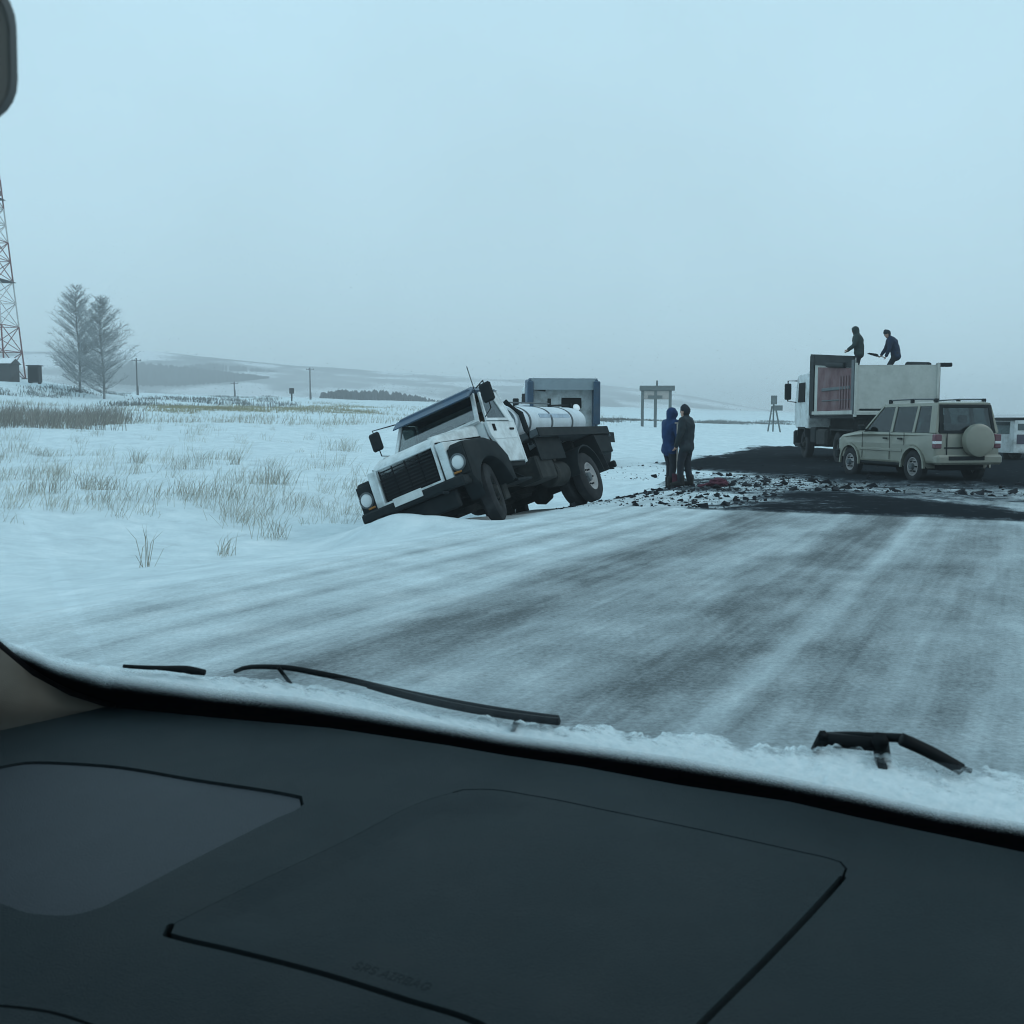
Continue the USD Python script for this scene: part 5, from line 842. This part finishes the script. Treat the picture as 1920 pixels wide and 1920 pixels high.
def bare_tree(name, px, py_base, py_top, lab, seed, spread=.26, depth=None):
    r = np.random.default_rng(seed); q = spot(px, py_base) if depth is None else at(px, py_base, depth); q[2] = gz(q) - .1
    h = (py_base - py_top) / FPX * float((q - CAMP) @ FWD); t = thing(name, lab, 'tree', q)
    def trunk(z): return arr(.12 * math.sin(z * .5 + seed), .10 * math.cos(z * .4), z)
    zs = np.linspace(0, h, 12); obj('trunk', tube([trunk(z) for z in zs], np.linspace(.16, .015, 12), 8), M['bark'], t, smooth=True)
    limbs, twigs = [], []
    for i in range(170):
        k = r.uniform(.07, .985) ** r.choice([.8, 1.1]); z0 = h * k; L = h * spread * (1 - k) ** .68 * r.uniform(.4, 1.2) + .15; a = r.uniform(0, 2 * math.pi); rise = r.uniform(.08, .5) + .35 * k
        p = [trunk(z0) + arr(math.cos(a) * L * u, math.sin(a) * L * u, L * (rise * u + .25 * u * u) + .05 * r.normal()) for u in (0, .35, .7, 1)]
        limbs.append(tube(p, [.035, .024, .014, .006], 4))
        for j in range(int(18 + L * 10)):
            u = r.uniform(.15, 1); b = lerp(p[0], p[3], u); l = r.uniform(.3, 1.0) * (.16 + .26 * L); d = arr(r.normal() * .7 + math.cos(a) * .4, r.normal() * .7 + math.sin(a) * .4, r.uniform(-.1, 1.1)); d /= np.linalg.norm(d); n = np.cross(d, r.normal(size=3)); n /= np.linalg.norm(n); w = .016
            twigs.append((np.array([b + n * w, b - n * w, b + np.cross(d, n) * w, b + d * l]), np.array([[0, 1, 3], [1, 2, 3], [2, 0, 3]])))
            for jj in range(2):
                b2 = b + d * l * r.uniform(.3, .8); d2 = d + r.normal(size=3) * .6; d2 /= np.linalg.norm(d2); w2 = .013; twigs.append((np.array([b2 + n * w2, b2 - n * w2, b2 + np.cross(d, n) * w2, b2 + d2 * l * .6]), np.array([[0, 1, 3], [1, 2, 3], [2, 0, 3]])))
    cr = part(t, 'crown'); obj('limbs', merge([(m.vertices, m.faces) for m in limbs]), M['bark'], cr, smooth=False, kind='stuff'); obj('twigs', merge(twigs), M['twig'], cr, smooth=False, kind='stuff')
bare_tree('bare_tree', 150, 740, 541, 'bare frosted tree beside the lattice mast, the one nearer the mast', 301, .34, 138)
bare_tree('bare_tree', 194, 744, 552, 'bare frosted tree away from the mast, broader and darker at its foot', 302, .36, 134)
# brush along the bank and scattered bushes
def brush(name, pxs, py, depth, n, h, lab, seed, mt_='brush', w=.05, sp_=.5, k=40):
    r = np.random.default_rng(seed); P = []
    for i in range(n):
        q = spot(r.uniform(*pxs), r.uniform(*py)); P.append(q)
    obj(name, blades(np.array(P), k, r.uniform(.6, 1.2, n) * h, .5, w, sp_, seed, (0, 0)), M[mt_], smooth=False, label=lab, cat='brush', kind='stuff')
brush('bank_brush', (-160, 262), (728, 742), 140, 40, .65, 'dark low brush along the top of the snow bank under the trees', 311, w=.06, sp_=.8)
brush('field_bushes', (230, 545), (744, 764), 190, 42, .75, 'grey bushes strung along the far edge of the field', 312, w=.07, sp_=1.1)
brush('far_bushes', (1110, 1245), (789, 793), 120, 60, .35, 'thin line of low bushes beyond the road past the tank truck', 313, w=.05, sp_=.9)
brush('road_bushes', (1290, 1480), (791, 795), 120, 70, .4, 'line of low brush beyond the road by the dump truck', 314, w=.05, sp_=.9)
def woods(name, px0, px1, depth, base_py, hgt, n, lab, seed, slope=0.0):
    r = np.random.default_rng(seed); out = []
    for i in range(n):
        px = r.uniform(px0, px1); q = at(px, base_py(px), depth * r.uniform(1, 1.06)); h = hgt(px) * r.uniform(.65, 1.1); c = q + arr(0, 0, h * .5 - .5)
        ic = trimesh.creation.icosphere(1); v = ic.vertices * (h * .22, h * .22, h * .55) * (1 + .35 * r.normal(size=(len(ic.vertices), 1)).clip(-1, 1)); out.append((v + c, ic.faces))
    obj(name, merge(out), M['wood_far'], smooth=False, label=lab, cat='forest', kind='stuff')
woods('forest_belt', 604, 830, 420, lambda p: np.interp(p, [604, 760, 830], [757, 760, 764]), lambda p: np.interp(p, [604, 625, 740, 830], [4.2, 5.2, 5.0, 2.5]), 420, 'dark belt of bare woodland beyond the field behind the tank truck cab', 321)
woods('hill_forest', 150, 505, 900, lambda p: np.interp(p, [150, 330, 440, 505], [714, 718, 713, 708]), lambda p: np.interp(p, [150, 200, 250, 330, 430, 505], [2, 8, 15, 13, 7, 1.5]), 760, 'hazy woodland covering the hill behind the bare trees', 322)
woods('hill_forest', 340, 520, 1020, lambda p: np.interp(p, [340, 520], [690, 697]), lambda p: np.interp(p, [340, 400, 520], [3, 6, 2]), 160, 'thin upper fringe of faint woodland along the hill crest', 323)

# lattice mast, sheds, poles, signs
qm = at(-12, 705, 150); qm[2] = gz(qm)
mast = thing('lattice_mast', 'tall red and white lattice mast beside the bare trees', 'mast', qm)
HM, NS = 46.0, 12
def mast_w(z): return 3.15 * (1 - z / HM) ** 1.05 * .86 + .42
zz = [0]
while zz[-1] < HM - .5: zz.append(min(HM, zz[-1] + max(1.6, mast_w(zz[-1]) * 1.25)))
for i in range(len(zz) - 1):
    z0, z1 = zz[i], zz[i + 1]; w0_, w1_ = mast_w(z0), mast_w(z1); sec = part(mast, 'section'); mt_ = M['towerred'] if (i // 2) % 2 == 0 else M['towerwhite']
    C0 = [arr(a * w0_, b * w0_, z0) for a, b in ((1, 1), (-1, 1), (-1, -1), (1, -1))]; C1 = [arr(a * w1_, b * w1_, z1) for a, b in ((1, 1), (-1, 1), (-1, -1), (1, -1))]
    for a in range(4): obj('leg', cyl(C0[a], C1[a], .11, n=8), mt_, sec, smooth=40)
    for a in range(4):
        b = (a + 1) % 4; obj('brace', bar(C0[a], C1[b], .09), mt_, sec); obj('brace', bar(C0[b], C1[a], .09), mt_, sec); obj('girt', bar(C1[a], C1[b], .10), mt_, sec)
for z in (.3, .55): obj('platform', box(-mast_w(z * HM) - .3, mast_w(z * HM) + .3, -mast_w(z * HM) - .3, mast_w(z * HM) + .3, z * HM, z * HM + .08), M['dark'], mast)
obj('footing', [box(a * 3.1 - .4, a * 3.1 + .4, b * 3.1 - .4, b * 3.1 + .4, -.6, .2, .04) for a in (-1, 1) for b in (-1, 1)], M['grey'], mast, kind='stuff')
qs = at(0, 714, 143); qs[2] = gz(qs); sh_ = thing('shed', 'dark wooden shed at the foot of the lattice mast', 'shed', qs)
obj('walls', box(-3.2, 2.1, -1.3, 1.3, -.3, 2.3, .03), M['shed'], sh_); obj('roof', [hull([(x, y, z) for x in (-3.4, 2.3) for y, z in ((-1.5, 2.28), (1.5, 2.28), (0, 3.0))])], M['shed'], sh_); obj('roof_snow', hull([(x, y, z) for x in (-3.3, 2.2) for y, z in ((-1.4, 2.36), (1.4, 2.36), (0, 3.02), (0, 3.14))]), snow_m, sh_)
obj('door', box(-.6, .4, -1.33, -1.30, -.2, 1.8, .01), M['dark'], sh_)
qs = at(66, 719, 141); qs[2] = gz(qs); cb = thing('equipment_cabinet', 'small dark cabinet standing between the shed and the bare trees', 'cabinet', qs)
obj('case', box(-.75, .75, -.5, .5, .1, 2.3, .04), M['shed'], cb); obj('roof', box(-.9, .9, -.65, .65, 2.3, 2.42, .03), M['grey'], cb); obj('door', box(-.6, .6, -.53, -.5, .25, 2.1, .01), M['dark'], cb); obj('foot', [box(a * .6 - .06, a * .6 + .06, -.4, .4, -.3, .12) for a in (-1, 1)], M['dark'], cb, kind='stuff')
def pole(px, py0, py1, depth, lab, arms=1, r=.13):
    q = at(px, py0, depth); q[2] = gz(q) - .3; h = (py0 - py1) / FPX * depth + .3 + (float(CAMP[2] - (py0 - 785) / FPX * depth) - (q[2] + .3)); t = thing('utility_pole', lab, 'pole', q)
    obj('post', cyl((0, 0, 0), (0, 0, h), r, r * .75, 10), M['pole'], t, smooth=40)
    for a in range(arms): obj('cross_arm', bar((-.9, 0, h - .5 - .7 * a), (.9, 0, h - .5 - .7 * a), .11), M['pole'], t); obj('insulator', [cyl((x, 0, h - .45 - .7 * a), (x, 0, h - .22 - .7 * a), .05, n=8) for x in (-.8, .8, -.3)], M['grey'], t, kind='stuff')
    obj('brace_stub', bar((.18, 0, 0), (.14, 0, 2.0), .2), M['pole'], t); return t
pole(582, 752, 690, 250, 'wooden utility pole standing alone at the end of the woodland belt', 1, .19)
pole(257, 722, 672, 200, 'faint utility pole just behind the broader bare tree', 1, .15)
pole(440, 748, 716, 260, 'short faint utility pole in front of the hill', 1, .16)
q = at(547, 745, 190); q[2] = gz(q); t = thing('marker_post', 'short dark marker post near the lone utility pole', 'post', q); obj('post', box(-.12, .12, -.1, .1, -.3, 2.2, .03), M['shed'], t); obj('head', box(-.42, .42, -.12, .12, 1.5, 2.5, .05), M['shed'], t)
# entrance frame sign and small tripod sign
q = at(1231, 791, 98); q[2] = gz(q) - .1; t = thing('roadside_frame_sign', 'roadside sign frame with dark top beam above the two roadside people', 'sign', q, heading(0) - math.pi / 2)
zt = EYE + (785 - 722) / FPX * 98 - q[2]; zb = EYE + (785 - 791) / FPX * 98 - q[2]
for x in (-1.33, -.12, 1.25): obj('post', box(x - .13, x + .13, -.1, .1, -.2, zt - .3, .02), M['signgrey'], t)
obj('top_beam', box(-1.6, 1.65, -.2, .2, zt - .55, zt - .08, .04), M['signgrey'], t); obj('board', box(-1.35, 1.35, -.06, .06, zt - 1.35, zt - .55, .02), M['signpale'], t); obj('board_strip', box(-.85, .5, -.09, -.062, zt - 1.28, zt - .98, .01), M['signgrey'], t); obj('finial', box(-.08, .08, -.08, .08, zt - .08, zt + .4, .02), M['signgrey'], t)
q = at(1451, 796, 90); q[2] = gz(q) - .1; t = thing('tripod_sign', 'small sign on splayed legs beyond the road beside the dump truck cab', 'sign', q, heading(0) - math.pi / 2)
z9 = EYE + (785 - 742) / FPX * 90 - q[2]
for x in (-.55, .0, .55): obj('leg', bar((x, .3 if x == 0 else -.1, 0), (x * .25 - .05, 0, z9 * .72), .11), M['signgrey'], t)
obj('post', bar((-.05, 0, z9 * .6), (-.05, 0, z9 - .2), .14), M['signgrey'], t); obj('sign_face', box(-.32, .2, -.14, -.08, z9 - .75, z9, .02), M['signgrey'], t); obj('side_arm', box(-.05, .7, -.13, -.07, z9 * .60, z9 * .74, .02), M['signgrey'], t)
# ------------------------------------------------------------------ snowy air
haze = usdkit.material(stage, '/World/Looks/haze_air', {'v': ('principled_volume', {'color': (0.97, 0.985, 1.0), 'density': 0.0011, 'anisotropy': 0.45})}, volume='v.volume')
obj('haze', box(-2620, 2620, -2620, 2620, -60, 62), haze, smooth=False, label='pale snowy haze in the air over the road and fields', cat='haze', kind='stuff')
